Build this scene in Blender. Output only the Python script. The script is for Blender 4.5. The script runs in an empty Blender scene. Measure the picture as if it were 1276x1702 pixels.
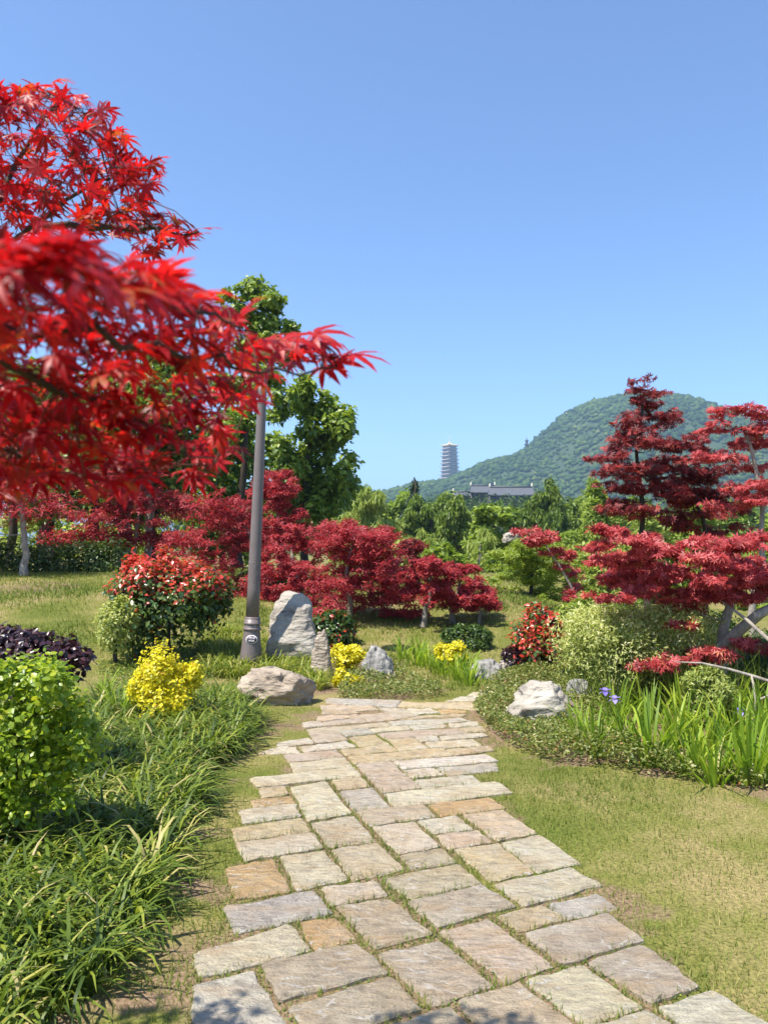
import bpy, bmesh, math
import numpy as np
from mathutils import Vector, Matrix, noise

RS = np.random.RandomState
COL = bpy.context.scene.collection
SC = bpy.context.scene

# ------------------------------------------------------------------ camera
F = 1290.0; CX = 638.0; CY = 851.0; HOR = 905.0; EYE = 1.5
PITCH = math.atan((HOR - CY) / F)
cam_d = bpy.data.cameras.new('camera')
cam = bpy.data.objects.new('camera', cam_d); COL.objects.link(cam)
cam_d.sensor_fit = 'VERTICAL'; cam_d.sensor_height = 36.0; cam_d.lens = 36.0 * F / 1702.0
cam.location = (0, 0, EYE); cam.rotation_euler = (math.pi / 2 + PITCH, 0, 0)
cam_d.clip_start = 0.05; cam_d.clip_end = 12000
cam_d.dof.use_dof = True; cam_d.dof.focus_distance = 4.6; cam_d.dof.aperture_fstop = 7.5
SC.camera = cam

# ------------------------------------------------------------------ sky, sun, exposure
SUN_EL = math.radians(62.0)
sv = Vector((-0.82, -0.57, 0)).normalized() * math.cos(SUN_EL) + Vector((0, 0, math.sin(SUN_EL)))
world = bpy.data.worlds.new('World'); SC.world = world; world.use_nodes = True
wn = world.node_tree; wn.nodes.clear()
sky_n = wn.nodes.new('ShaderNodeTexSky'); sky_n.sky_type = 'NISHITA'; sky_n.sun_disc = False
sky_n.sun_elevation = SUN_EL; sky_n.sun_rotation = math.atan2(sv.x, sv.y)
sky_n.air_density = 1.0; sky_n.dust_density = 1.0; sky_n.ozone_density = 6.5; sky_n.altitude = 1500
bg = wn.nodes.new('ShaderNodeBackground'); bg.inputs['Strength'].default_value = 0.15
wo = wn.nodes.new('ShaderNodeOutputWorld')
wn.links.new(sky_n.outputs[0], bg.inputs[0]); wn.links.new(bg.outputs[0], wo.inputs[0])
sun_d = bpy.data.lights.new('sun', 'SUN'); sun_d.energy = 5.0; sun_d.angle = math.radians(0.5); sun_d.color = (1.0, 0.95, 0.86)
sun = bpy.data.objects.new('sun', sun_d); COL.objects.link(sun)
sun.rotation_euler = sv.to_track_quat('Z', 'Y').to_euler(); sun.location = (-6, -2, 12)
SC.view_settings.view_transform = 'Standard'; SC.view_settings.look = 'None'
SC.view_settings.gamma = 1.0; SC.view_settings.exposure = 0.9
SC.render.engine = 'CYCLES'
SC.cycles.max_bounces = 6; SC.cycles.diffuse_bounces = 3; SC.cycles.glossy_bounces = 2
SC.cycles.transmission_bounces = 4; SC.cycles.volume_bounces = 0; SC.cycles.use_denoising = True

# ------------------------------------------------------------------ helpers: pixels of a 1276x1702 frame to places
RIGHT = np.array([1.0, 0, 0]); UPV = np.array([0, -math.sin(PITCH), math.cos(PITCH)]); FWD = np.array([0, math.cos(PITCH), math.sin(PITCH)])
def ray(px, py):
    return FWD + (px - CX) / F * RIGHT + (CY - py) / F * UPV
def at(px, py, d):
    r = ray(px, py); return np.array([0, 0, EYE]) + r * (d / r[1])
def sstep(a, b, x):
    t = np.clip((x - a) / (b - a), 0, 1); return t * t * (3 - 2 * t)
def terrain(x, y):
    x = np.asarray(x, float); y = np.asarray(y, float)
    w = 1 - sstep(1.0, 5.0, x - 0.12 * (y - 8))
    z = (0.55 * sstep(8.3, 15, y) + 0.2 * sstep(13, 20, y)) * w
    z = z + 0.16 * sstep(-2.0, -4.5, x) * sstep(4.5, 9, y)
    z = z - 2.2 * sstep(20, 45, y)
    z = z + 0.03 * np.sin(x * 1.3 + 1) * np.sin(y * 0.9) * np.maximum(sstep(8.8, 11, y), sstep(2.2, 3.5, np.abs(x)))
    return z
def G(px, py):
    r = ray(px, py); y = np.linspace(0.8, 80, 4000); p = np.array([0, 0, EYE])[None] + r[None] * (y / r[1])[:, None]
    h = p[:, 2] - terrain(p[:, 0], p[:, 1]); i = np.argmax(h < 0)
    if h[i] >= 0: i = len(y) - 1
    return np.array([p[i, 0], p[i, 1], float(terrain(p[i, 0], p[i, 1]))])
def flat(px, py, z=0.0):
    r = ray(px, py); t = (z - EYE) / r[2]; return np.array([0, 0, EYE]) + r * t

# ------------------------------------------------------------------ helpers: objects
MAT = {}
def tag(o, label=None, cat=None, group=None, kind=None):
    if label: o['label'] = label
    if cat: o['category'] = cat
    if group: o['group'] = group
    if kind: o['kind'] = kind
    return o
MATS_OF = {}
def thing(name, loc, label, cat, group=None, rot=None):
    o = bpy.data.objects.new(name, None); COL.objects.link(o); o.empty_display_size = 0.1
    o.location = loc
    if rot: o.rotation_euler = rot
    MATS_OF[o.name] = Matrix.Translation(Vector(loc)) @ (Matrix() if not rot else o.rotation_euler.to_matrix().to_4x4())
    return tag(o, label, cat, group)
def mesh_from(name, V, Fc, smooth=False):
    me = bpy.data.meshes.new(name); me.from_pydata([tuple(v) for v in V], [], [tuple(int(i) for i in f) for f in Fc])
    if smooth: me.polygons.foreach_set('use_smooth', [True] * len(me.polygons))
    me.update(); return me
def tri_mesh(name, V, T, tint=None, smooth=False):
    me = bpy.data.meshes.new(name); n = len(T)
    me.vertices.add(len(V)); me.vertices.foreach_set('co', np.ascontiguousarray(V, dtype=np.float32).ravel())
    me.loops.add(n * 3); me.loops.foreach_set('vertex_index', np.ascontiguousarray(T, dtype=np.int32).ravel())
    me.polygons.add(n); me.polygons.foreach_set('loop_start', np.arange(0, n * 3, 3, dtype=np.int32))
    if smooth: me.polygons.foreach_set('use_smooth', np.ones(n, dtype=bool))
    if tint is not None:
        a = me.attributes.new('tint', 'FLOAT', 'FACE'); a.data.foreach_set('value', np.ascontiguousarray(tint, dtype=np.float32))
    me.update(calc_edges=True); return me
def link(name, me, mat, parent=None, world=True, kind=None):
    o = bpy.data.objects.new(name, me); COL.objects.link(o)
    if mat is not None and not me.materials: me.materials.append(mat)
    if parent is not None:
        o.parent = parent
        if world: o.matrix_parent_inverse = MATS_OF.get(parent.name, Matrix()).inverted()
    if kind: o['kind'] = kind
    return o

def tube(pts, rad, seg=6, cap=True):
    pts = [Vector(p) for p in pts]; V = []; T = []; n = len(pts)
    prev = None
    for i, p in enumerate(pts):
        d = (pts[min(i + 1, n - 1)] - pts[max(i - 1, 0)]);
        d = d.normalized() if d.length > 1e-9 else Vector((0, 0, 1))
        a = prev if prev is not None else (Vector((1, 0, 0)) if abs(d.x) < 0.8 else Vector((0, 1, 0)))
        a = (a - d * a.dot(d)).normalized(); b = d.cross(a); prev = a
        for k in range(seg):
            t = 2 * math.pi * k / seg; V.append(p + (a * math.cos(t) + b * math.sin(t)) * rad[i])
    for i in range(n - 1):
        for k in range(seg):
            a0 = i * seg + k; a1 = i * seg + (k + 1) % seg
            T.append((a0, a1, a1 + seg)); T.append((a0, a1 + seg, a0 + seg))
    if cap:
        V.append(pts[-1]); c = len(V) - 1
        for k in range(seg): T.append(((n - 1) * seg + k, (n - 1) * seg + (k + 1) % seg, c))
    return np.array([tuple(v) for v in V]), np.array(T)
class Bag:
    def __init__(s): s.V = []; s.T = []; s.n = 0; s.t = []
    def add(s, V, T, tint=None):
        s.V.append(V); s.T.append(np.asarray(T) + s.n); s.n += len(V)
        if tint is not None: s.t.append(np.full(len(T), tint) if np.isscalar(tint) else tint)
    def mesh(s, name, smooth=False):
        return tri_mesh(name, np.concatenate(s.V), np.concatenate(s.T), np.concatenate(s.t) if s.t else None, smooth)
def curve(a, b, rs, n=6, wob=0.06, sag=0.0):
    a = np.asarray(a, float); b = np.asarray(b, float); L = np.linalg.norm(b - a); out = []
    o = rs.normal(size=3) * wob * L
    for i in range(n):
        t = i / (n - 1); p = a * (1 - t) + b * t + o * math.sin(math.pi * t)
        p[2] -= sag * L * math.sin(math.pi * t); out.append(p)
    return out
def lathe(prof, seg=24):
    V = []; T = []
    for (r, z) in prof:
        for k in range(seg):
            t = 2 * math.pi * k / seg; V.append((r * math.cos(t), r * math.sin(t), z))
    n = len(prof)
    for i in range(n - 1):
        for k in range(seg):
            a0 = i * seg + k; a1 = i * seg + (k + 1) % seg
            T.append((a0, a1, a1 + seg)); T.append((a0, a1 + seg, a0 + seg))
    V.append((0, 0, prof[-1][1])); c = len(V) - 1
    for k in range(seg): T.append(((n - 1) * seg + k, (n - 1) * seg + (k + 1) % seg, c))
    V.append((0, 0, prof[0][1])); c = len(V) - 1
    for k in range(seg): T.append((k, c, (k + 1) % seg))
    return np.array(V), np.array(T)
def box(x0, x1, y0, y1, z0, z1):
    V = np.array([(x, y, z) for x in (x0, x1) for y in (y0, y1) for z in (z0, z1)], float)
    Q = [(0, 1, 3, 2), (4, 6, 7, 5), (0, 4, 5, 1), (2, 3, 7, 6), (0, 2, 6, 4), (1, 5, 7, 3)]
    T = []
    for q in Q: T += [(q[0], q[1], q[2]), (q[0], q[2], q[3])]
    return V, np.array(T)

# ------------------------------------------------------------------ materials
def new_mat(name):
    m = bpy.data.materials.new(name); m.use_nodes = True; nt = m.node_tree; nt.nodes.clear()
    out = nt.nodes.new('ShaderNodeOutputMaterial'); return m, nt, out
def N(nt, t, **kw):
    n = nt.nodes.new(t)
    for k, v in kw.items():
        if k in n.inputs.keys(): n.inputs[k].default_value = v
        else: setattr(n, k, v)
    return n
def ramp(nt, stops, interp='LINEAR'):
    r = nt.nodes.new('ShaderNodeValToRGB'); e = r.color_ramp.elements; r.color_ramp.interpolation = interp
    while len(e) > len(stops): e.remove(e[-1])
    while len(e) < len(stops): e.new(0.5)
    for k, (p, c) in enumerate(stops): e[k].position = p; e[k].color = (*c, 1)
    return r
def leaf_mat(name, stops, trans=0.35, rough=0.45, spec=0.4, tgain=(1.6, 1.6, 1.0), source='tint', mottle=0):
    m, nt, out = new_mat(name); L = nt.links
    if source == 'tint':
        a = nt.nodes.new('ShaderNodeAttribute'); a.attribute_name = 'tint'; fac = a.outputs['Fac']
    else:
        a = nt.nodes.new('ShaderNodeObjectInfo'); fac = a.outputs['Random']
    r = ramp(nt, stops)
    if mottle:
        tcn = nt.nodes.new('ShaderNodeTexCoord'); nn = N(nt, 'ShaderNodeTexNoise'); nn.inputs['Scale'].default_value = mottle; nn.inputs['Detail'].default_value = 5; L.new(tcn.outputs['Object'], nn.inputs['Vector'])
        ma = N(nt, 'ShaderNodeMath', operation='MULTIPLY_ADD'); ma.inputs[1].default_value = 0.7; ma.inputs[2].default_value = -0.35; L.new(nn.outputs['Fac'], ma.inputs[0])
        ad = N(nt, 'ShaderNodeMath', operation='ADD'); L.new(fac, ad.inputs[0]); L.new(ma.outputs[0], ad.inputs[1]); fac = ad.outputs[0]
    L.new(fac, r.inputs[0])
    p = N(nt, 'ShaderNodeBsdfPrincipled'); p.inputs['Roughness'].default_value = rough
    p.inputs['Specular IOR Level'].default_value = spec
    L.new(r.outputs[0], p.inputs['Base Color'])
    t = nt.nodes.new('ShaderNodeBsdfTranslucent')
    mx = N(nt, 'ShaderNodeMix', data_type='RGBA', blend_type='MULTIPLY'); mx.inputs[0].default_value = 1.0
    L.new(r.outputs[0], mx.inputs[6]); mx.inputs[7].default_value = (*tgain, 1); mx.clamp_result = True
    L.new(mx.outputs[2], t.inputs['Color'])
    s = nt.nodes.new('ShaderNodeMixShader'); s.inputs[0].default_value = trans
    L.new(p.outputs[0], s.inputs[1]); L.new(t.outputs[0], s.inputs[2]); L.new(s.outputs[0], out.inputs[0])
    MAT[name] = m; return m
def noise_mat(name, stops, scale=4.0, detail=6.0, rough=0.8, bump=0.3, bscale=None, dist=0.02, stretch=(1, 1, 1), metal=0.0, spec=0.3):
    m, nt, out = new_mat(name); L = nt.links
    tc = nt.nodes.new('ShaderNodeTexCoord'); mp = nt.nodes.new('ShaderNodeMapping'); mp.inputs['Scale'].default_value = stretch
    L.new(tc.outputs['Object'], mp.inputs[0])
    n1 = N(nt, 'ShaderNodeTexNoise'); n1.inputs['Scale'].default_value = scale; n1.inputs['Detail'].default_value = detail; n1.inputs['Roughness'].default_value = 0.65
    L.new(mp.outputs[0], n1.inputs['Vector'])
    r = ramp(nt, stops); L.new(n1.outputs['Fac'], r.inputs[0])
    p = N(nt, 'ShaderNodeBsdfPrincipled'); p.inputs['Roughness'].default_value = rough; p.inputs['Metallic'].default_value = metal
    p.inputs['Specular IOR Level'].default_value = spec
    L.new(r.outputs[0], p.inputs['Base Color'])
    if bump > 0:
        n2 = N(nt, 'ShaderNodeTexNoise'); n2.inputs['Scale'].default_value = bscale or scale * 4; n2.inputs['Detail'].default_value = 8
        L.new(mp.outputs[0], n2.inputs['Vector'])
        b = nt.nodes.new('ShaderNodeBump'); b.inputs['Strength'].default_value = bump; b.inputs['Distance'].default_value = dist
        L.new(n2.outputs['Fac'], b.inputs['Height']); L.new(b.outputs[0], p.inputs['Normal'])
    L.new(p.outputs[0], out.inputs[0]); MAT[name] = m; return m

leaf_mat('maple_near', [(0, (0.13, 0.005, 0.010)), (0.4, (0.29, 0.007, 0.012)), (0.85, (0.48, 0.012, 0.014)), (0.96, (0.42, 0.03, 0.012)), (1, (0.34, 0.09, 0.02))], trans=0.43, rough=0.42, spec=0.35, tgain=(2.0, 1.4, 1.2), source='random', mottle=3.0)
leaf_mat('maple_near_mass', [(0, (0.13, 0.005, 0.010)), (0.4, (0.29, 0.007, 0.012)), (0.85, (0.48, 0.012, 0.014)), (0.96, (0.42, 0.03, 0.012)), (1, (0.34, 0.09, 0.02))], trans=0.43, rough=0.42, spec=0.35, tgain=(2.0, 1.4, 1.2), mottle=60.0)
leaf_mat('maple_crimson', [(0, (0.14, 0.014, 0.018)), (0.5, (0.36, 0.034, 0.042)), (0.85, (0.52, 0.07, 0.07)), (1, (0.52, 0.15, 0.08))], trans=0.35, rough=0.5, spec=0.35, tgain=(1.7, 1.2, 1.2))
leaf_mat('maple_pink', [(0, (0.20, 0.025, 0.026)), (0.4, (0.42, 0.06, 0.06)), (0.8, (0.58, 0.11, 0.11)), (1, (0.56, 0.22, 0.10))], trans=0.35, rough=0.45, spec=0.4, tgain=(1.6, 1.2, 1.2))
leaf_mat('maple_dark', [(0, (0.07, 0.014, 0.014)), (0.5, (0.20, 0.026, 0.026)), (0.8, (0.40, 0.05, 0.045)), (1, (0.52, 0.10, 0.06))], trans=0.3, rough=0.5, spec=0.35, tgain=(1.7, 1.2, 1.2))
leaf_mat('maple_green', [(0, (0.13, 0.19, 0.02)), (0.5, (0.24, 0.31, 0.03)), (1, (0.38, 0.42, 0.05))], trans=0.4)
leaf_mat('broad_green', [(0, (0.035, 0.07, 0.013)), (0.5, (0.14, 0.22, 0.025)), (1, (0.31, 0.38, 0.05))], trans=0.35, rough=0.4)
leaf_mat('broad_light', [(0, (0.11, 0.17, 0.02)), (0.5, (0.22, 0.30, 0.035)), (1, (0.36, 0.42, 0.07))], trans=0.4)
leaf_mat('willow_pale', [(0, (0.21, 0.27, 0.05)), (0.5, (0.34, 0.40, 0.09)), (1, (0.46, 0.51, 0.15))], trans=0.4)
leaf_mat('redwood_green', [(0, (0.06, 0.10, 0.015)), (0.5, (0.17, 0.245, 0.03)), (1, (0.29, 0.35, 0.045))], trans=0.3)
leaf_mat('conifer_dark', [(0, (0.018, 0.035, 0.015)), (0.6, (0.04, 0.07, 0.025)), (1, (0.08, 0.12, 0.04))], trans=0.15)
leaf_mat('far_wood', [(0, (0.02, 0.045, 0.012)), (0.5, (0.055, 0.10, 0.022)), (0.85, (0.11, 0.16, 0.03)), (1, (0.19, 0.21, 0.055))], trans=0.1, spec=0.1, rough=0.8)
leaf_mat('photinia', [(0, (0.025, 0.06, 0.012)), (0.35, (0.07, 0.13, 0.02)), (0.6, (0.17, 0.22, 0.05)), (0.68, (0.38, 0.10, 0.03)), (0.85, (0.55, 0.045, 0.025)), (1, (0.62, 0.10, 0.07))], trans=0.28, rough=0.3, spec=0.55)
leaf_mat('box_green', [(0, (0.025, 0.055, 0.012)), (0.5, (0.065, 0.115, 0.02)), (1, (0.15, 0.21, 0.035))], trans=0.25, rough=0.35, spec=0.5)
leaf_mat('lime_leaf', [(0, (0.10, 0.18, 0.015)), (0.5, (0.25, 0.35, 0.02)), (0.85, (0.43, 0.48, 0.03)), (1, (0.55, 0.54, 0.05))], trans=0.4, rough=0.36, spec=0.45)
leaf_mat('lime_leaf_single', [(0, (0.10, 0.17, 0.015)), (0.5, (0.24, 0.33, 0.02)), (0.85, (0.40, 0.45, 0.03)), (1, (0.52, 0.50, 0.05))], trans=0.4, rough=0.36, spec=0.45, source='random', mottle=2.0)
leaf_mat('yellow_leaf', [(0, (0.30, 0.32, 0.015)), (0.4, (0.66, 0.56, 0.012)), (0.9, (0.82, 0.68, 0.03)), (1, (0.60, 0.34, 0.04))], trans=0.35, rough=0.4)
leaf_mat('purple_leaf', [(0, (0.018, 0.010, 0.014)), (0.6, (0.05, 0.018, 0.024)), (1, (0.12, 0.04, 0.04))], trans=0.2, rough=0.3, spec=0.5)
leaf_mat('variegated', [(0, (0.12, 0.17, 0.03)), (0.4, (0.29, 0.34, 0.06)), (0.75, (0.48, 0.50, 0.15)), (1, (0.68, 0.64, 0.36))], trans=0.35, rough=0.45)
leaf_mat('cover_leaf', [(0, (0.05, 0.09, 0.015)), (0.4, (0.15, 0.19, 0.03)), (0.75, (0.32, 0.32, 0.10)), (0.9, (0.50, 0.46, 0.24)), (1, (0.30, 0.13, 0.04))], trans=0.3, rough=0.4)
leaf_mat('lily_blade', [(0, (0.035, 0.065, 0.012)), (0.5, (0.13, 0.19, 0.02)), (0.9, (0.32, 0.35, 0.045)), (0.95, (0.45, 0.40, 0.13)), (1, (0.42, 0.33, 0.16))], trans=0.32, rough=0.48, spec=0.35)
leaf_mat('iris_blade', [(0, (0.10, 0.18, 0.015)), (0.5, (0.21, 0.32, 0.025)), (0.95, (0.38, 0.46, 0.05)), (1, (0.46, 0.40, 0.14))], trans=0.42, rough=0.5, spec=0.3, source='random')
leaf_mat('lawn_blade', [(0, (0.10, 0.145, 0.02)), (0.45, (0.18, 0.22, 0.035)), (0.7, (0.29, 0.285, 0.08)), (1, (0.46, 0.38, 0.17))], trans=0.3, rough=0.6, spec=0.2)
leaf_mat('iris_petal', [(0, (0.22, 0.16, 0.62)), (1, (0.42, 0.34, 0.8))], trans=0.4, source='random')
noise_mat('bark_dark', [(0.3, (0.025, 0.019, 0.014)), (0.7, (0.08, 0.062, 0.045))], scale=14, stretch=(1, 1, 0.25), bump=0.7)
noise_mat('bark_grey', [(0.3, (0.12, 0.10, 0.075)), (0.7, (0.33, 0.29, 0.23))], scale=18, stretch=(1, 1, 0.3), bump=0.6)
noise_mat('bark_pale', [(0.3, (0.17, 0.14, 0.11)), (0.65, (0.40, 0.35, 0.29))], scale=16, stretch=(1, 1, 0.35), bump=0.6)
noise_mat('bark_red', [(0.3, (0.06, 0.02, 0.015)), (0.7, (0.16, 0.07, 0.05))], scale=30, bump=0.3)
noise_mat('post_paint', [(0.35, (0.155, 0.122, 0.112)), (0.7, (0.185, 0.148, 0.136))], scale=9, rough=0.42, bump=0.04, bscale=160, spec=0.5)
noise_mat('plate_dark', [(0.3, (0.055, 0.035, 0.045)), (0.7, (0.07, 0.045, 0.055))], scale=10, rough=0.4, bump=0)
noise_mat('plate_white', [(0.3, (0.70, 0.66, 0.68)), (0.7, (0.78, 0.75, 0.76))], scale=10, rough=0.4, bump=0)
noise_mat('lamp_glass', [(0.3, (0.55, 0.52, 0.46)), (0.7, (0.62, 0.58, 0.52))], scale=6, rough=0.25, bump=0)
noise_mat('rock_pale', [(0.30, (0.12, 0.10, 0.08)), (0.42, (0.31, 0.27, 0.22)), (0.58, (0.43, 0.385, 0.315)), (0.8, (0.53, 0.47, 0.38))], scale=3.2, detail=10, bump=0.9, bscale=9, dist=0.05, stretch=(1, 1, 2.2))
noise_mat('rock_grey', [(0.28, (0.10, 0.095, 0.085)), (0.45, (0.26, 0.245, 0.22)), (0.65, (0.39, 0.37, 0.33)), (0.8, (0.47, 0.44, 0.38))], scale=4.0, detail=10, bump=0.9, bscale=8, dist=0.05, stretch=(3, 3, 0.8))
noise_mat('rock_warm', [(0.30, (0.09, 0.07, 0.05)), (0.42, (0.28, 0.22, 0.165)), (0.6, (0.40, 0.33, 0.25)), (0.8, (0.48, 0.40, 0.30))], scale=3.6, detail=10, bump=0.9, bscale=9, dist=0.05, stretch=(1, 1, 3))
noise_mat('soil', [(0.3, (0.10, 0.065, 0.04)), (0.7, (0.22, 0.15, 0.09))], scale=20, bump=0.8, rough=0.95)
noise_mat('pagoda_wall', [(0.3, (0.10, 0.085, 0.075)), (0.7, (0.14, 0.115, 0.10))], scale=0.5, bump=0)
noise_mat('pagoda_roof', [(0.3, (0.36, 0.31, 0.30)), (0.7, (0.42, 0.37, 0.35))], scale=0.5, bump=0, rough=0.6)
noise_mat('gilding', [(0.3, (0.80, 0.55, 0.25)), (0.7, (0.85, 0.62, 0.30))], scale=0.5, bump=0, rough=0.4)
noise_mat('roof_tile', [(0.3, (0.075, 0.08, 0.09)), (0.7, (0.11, 0.115, 0.125))], scale=0.8, bump=0.3, bscale=6, stretch=(4, 0.4, 0.4), rough=0.7)
noise_mat('temple_wall', [(0.3, (0.07, 0.06, 0.06)), (0.7, (0.11, 0.10, 0.10))], scale=0.6, bump=0)
noise_mat('ornament', [(0.3, (0.70, 0.64, 0.50)), (0.7, (0.78, 0.72, 0.58))], scale=0.6, bump=0)

def ground_mat():
    m, nt, out = new_mat('ground'); L = nt.links
    geo = nt.nodes.new('ShaderNodeNewGeometry')
    n1 = N(nt, 'ShaderNodeTexNoise'); n1.inputs['Scale'].default_value = 0.9; n1.inputs['Detail'].default_value = 7; n1.inputs['Roughness'].default_value = 0.6
    n2 = N(nt, 'ShaderNodeTexNoise'); n2.inputs['Scale'].default_value = 55; n2.inputs['Detail'].default_value = 4
    n3 = N(nt, 'ShaderNodeTexNoise'); n3.inputs['Scale'].default_value = 3.3; n3.inputs['Detail'].default_value = 6
    for n in (n1, n2, n3): L.new(geo.outputs['Position'], n.inputs['Vector'])
    r1 = ramp(nt, [(0.36, (0.115, 0.14, 0.028)), (0.5, (0.18, 0.18, 0.05)), (0.62, (0.29, 0.235, 0.11))])
    L.new(n1.outputs['Fac'], r1.inputs[0])
    r2 = ramp(nt, [(0.3, (0.55, 0.55, 0.5)), (0.7, (1.25, 1.2, 1.1))]); L.new(n2.outputs['Fac'], r2.inputs[0])
    mx = N(nt, 'ShaderNodeMix', data_type='RGBA', blend_type='MULTIPLY'); mx.inputs[0].default_value = 1
    L.new(r1.outputs[0], mx.inputs[6]); L.new(r2.outputs[0], mx.inputs[7])
    a = nt.nodes.new('ShaderNodeAttribute'); a.attribute_name = 'soil'
    ad = N(nt, 'ShaderNodeMath', operation='ADD'); L.new(a.outputs['Fac'], ad.inputs[0])
    sub = N(nt, 'ShaderNodeMath', operation='MULTIPLY_ADD'); sub.inputs[1].default_value = 1.6; sub.inputs[2].default_value = -0.8
    L.new(n3.outputs['Fac'], sub.inputs[0]); L.new(sub.outputs[0], ad.inputs[1])
    rs = ramp(nt, [(0.40, (0, 0, 0)), (0.62, (1, 1, 1))]); L.new(ad.outputs[0], rs.inputs[0])
    so = ramp(nt, [(0.3, (0.13, 0.085, 0.05)), (0.7, (0.30, 0.21, 0.13))]); L.new(n2.outputs['Fac'], so.inputs[0])
    m2 = N(nt, 'ShaderNodeMix', data_type='RGBA'); L.new(rs.outputs[0], m2.inputs[0]); L.new(mx.outputs[2], m2.inputs[6]); L.new(so.outputs[0], m2.inputs[7])
    p = N(nt, 'ShaderNodeBsdfPrincipled'); p.inputs['Roughness'].default_value = 0.95; p.inputs['Specular IOR Level'].default_value = 0.1
    L.new(m2.outputs[2], p.inputs['Base Color'])
    b = nt.nodes.new('ShaderNodeBump'); b.inputs['Strength'].default_value = 0.6; b.inputs['Distance'].default_value = 0.03
    L.new(n2.outputs['Fac'], b.inputs['Height']); L.new(b.outputs[0], p.inputs['Normal'])
    L.new(p.outputs[0], out.inputs[0]); MAT['ground'] = m
ground_mat()

def stone_mat():
    m, nt, out = new_mat('paving_stone'); L = nt.links
    oi = nt.nodes.new('ShaderNodeObjectInfo'); geo = nt.nodes.new('ShaderNodeNewGeometry')
    off = N(nt, 'ShaderNodeVectorMath', operation='MULTIPLY_ADD')
    cmb = nt.nodes.new('ShaderNodeCombineXYZ'); L.new(oi.outputs['Random'], cmb.inputs[0]); L.new(oi.outputs['Random'], cmb.inputs[1])
    L.new(cmb.outputs[0], off.inputs[0]); off.inputs[1].default_value = (37, 61, 0); L.new(geo.outputs['Position'], off.inputs[2])
    rot = nt.nodes.new('ShaderNodeMapping'); L.new(off.outputs[0], rot.inputs[0]); rot.inputs['Scale'].default_value = (1, 2.4, 1)
    rz = nt.nodes.new('ShaderNodeCombineXYZ'); ml = N(nt, 'ShaderNodeMath', operation='MULTIPLY'); ml.inputs[1].default_value = 6.0
    L.new(oi.outputs['Random'], ml.inputs[0]); L.new(ml.outputs[0], rz.inputs[2]); L.new(rz.outputs[0], rot.inputs['Rotation'])
    def nz(s, d, vec, r=0.6):
        n = N(nt, 'ShaderNodeTexNoise'); n.inputs['Scale'].default_value = s; n.inputs['Detail'].default_value = d; n.inputs['Roughness'].default_value = r
        L.new(vec, n.inputs['Vector']); return n.outputs['Fac']
    big = nz(5, 5, off.outputs[0]); mid = nz(16, 9, rot.outputs[0], 0.7); fine = nz(90, 6, off.outputs[0])
    ox = nz(3.3, 4, rot.outputs[0])
    rb = ramp(nt, [(0.28, (0.45, 0.43, 0.41)), (0.48, (0.95, 0.93, 0.89)), (0.72, (1.32, 1.27, 1.18))]); L.new(mid, rb.inputs[0])
    m1 = N(nt, 'ShaderNodeMix', data_type='RGBA', blend_type='MULTIPLY'); m1.inputs[0].default_value = 1.0
    L.new(oi.outputs['Color'], m1.inputs[6]); L.new(rb.outputs[0], m1.inputs[7])
    ro = ramp(nt, [(0.47, (0, 0, 0)), (0.72, (0.7, 0.7, 0.7))]); L.new(ox, ro.inputs[0])
    m2 = N(nt, 'ShaderNodeMix', data_type='RGBA'); L.new(ro.outputs[0], m2.inputs[0]); L.new(m1.outputs[2], m2.inputs[6]); m2.inputs[7].default_value = (0.47, 0.31, 0.16, 1)
    # pale chisel scratches
    wv = nt.nodes.new('ShaderNodeTexWave'); wv.inputs['Scale'].default_value = 3.2; wv.inputs['Distortion'].default_value = 9; wv.inputs['Detail'].default_value = 3; wv.inputs['Detail Scale'].default_value = 2.2
    L.new(rot.outputs[0], wv.inputs['Vector'])
    rw = ramp(nt, [(0.90, (0, 0, 0)), (0.97, (1, 1, 1))]); L.new(wv.outputs['Fac'], rw.inputs[0])
    rm = ramp(nt, [(0.5, (0, 0, 0)), (0.6, (0.7, 0.7, 0.7))]); L.new(big, rm.inputs[0])
    mm = N(nt, 'ShaderNodeMath', operation='MULTIPLY'); L.new(rw.outputs[0], mm.inputs[0]); L.new(rm.outputs[0], mm.inputs[1])
    st1 = nz(4.2, 7, off.outputs[0], .7); rst = ramp(nt, [(0.46, (0, 0, 0)), (0.70, (.45, .45, .45))]); L.new(st1, rst.inputs[0])
    m2b = N(nt, 'ShaderNodeMix', data_type='RGBA'); L.new(rst.outputs[0], m2b.inputs[0]); L.new(m2.outputs[2], m2b.inputs[6]); m2b.inputs[7].default_value = (0.64, 0.57, 0.44, 1)
    st2 = nz(7.5, 8, rot.outputs[0], .75); rs2 = ramp(nt, [(0.51, (0, 0, 0)), (0.66, (.6, .6, .6))]); L.new(st2, rs2.inputs[0])
    m2c = N(nt, 'ShaderNodeMix', data_type='RGBA'); L.new(rs2.outputs[0], m2c.inputs[0]); L.new(m2b.outputs[2], m2c.inputs[6]); m2c.inputs[7].default_value = (0.27, 0.22, 0.17, 1)
    m3 = N(nt, 'ShaderNodeMix', data_type='RGBA'); L.new(mm.outputs[0], m3.inputs[0]); L.new(m2c.outputs[2], m3.inputs[6]); m3.inputs[7].default_value = (0.66, 0.61, 0.53, 1)
    p = N(nt, 'ShaderNodeBsdfPrincipled'); p.inputs['Roughness'].default_value = 0.8; p.inputs['Specular IOR Level'].default_value = 0.25
    L.new(m3.outputs[2], p.inputs['Base Color'])
    hs = N(nt, 'ShaderNodeMath', operation='MULTIPLY_ADD'); hs.inputs[1].default_value = 0.35; L.new(fine, hs.inputs[0]); L.new(mid, hs.inputs[2])
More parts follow.
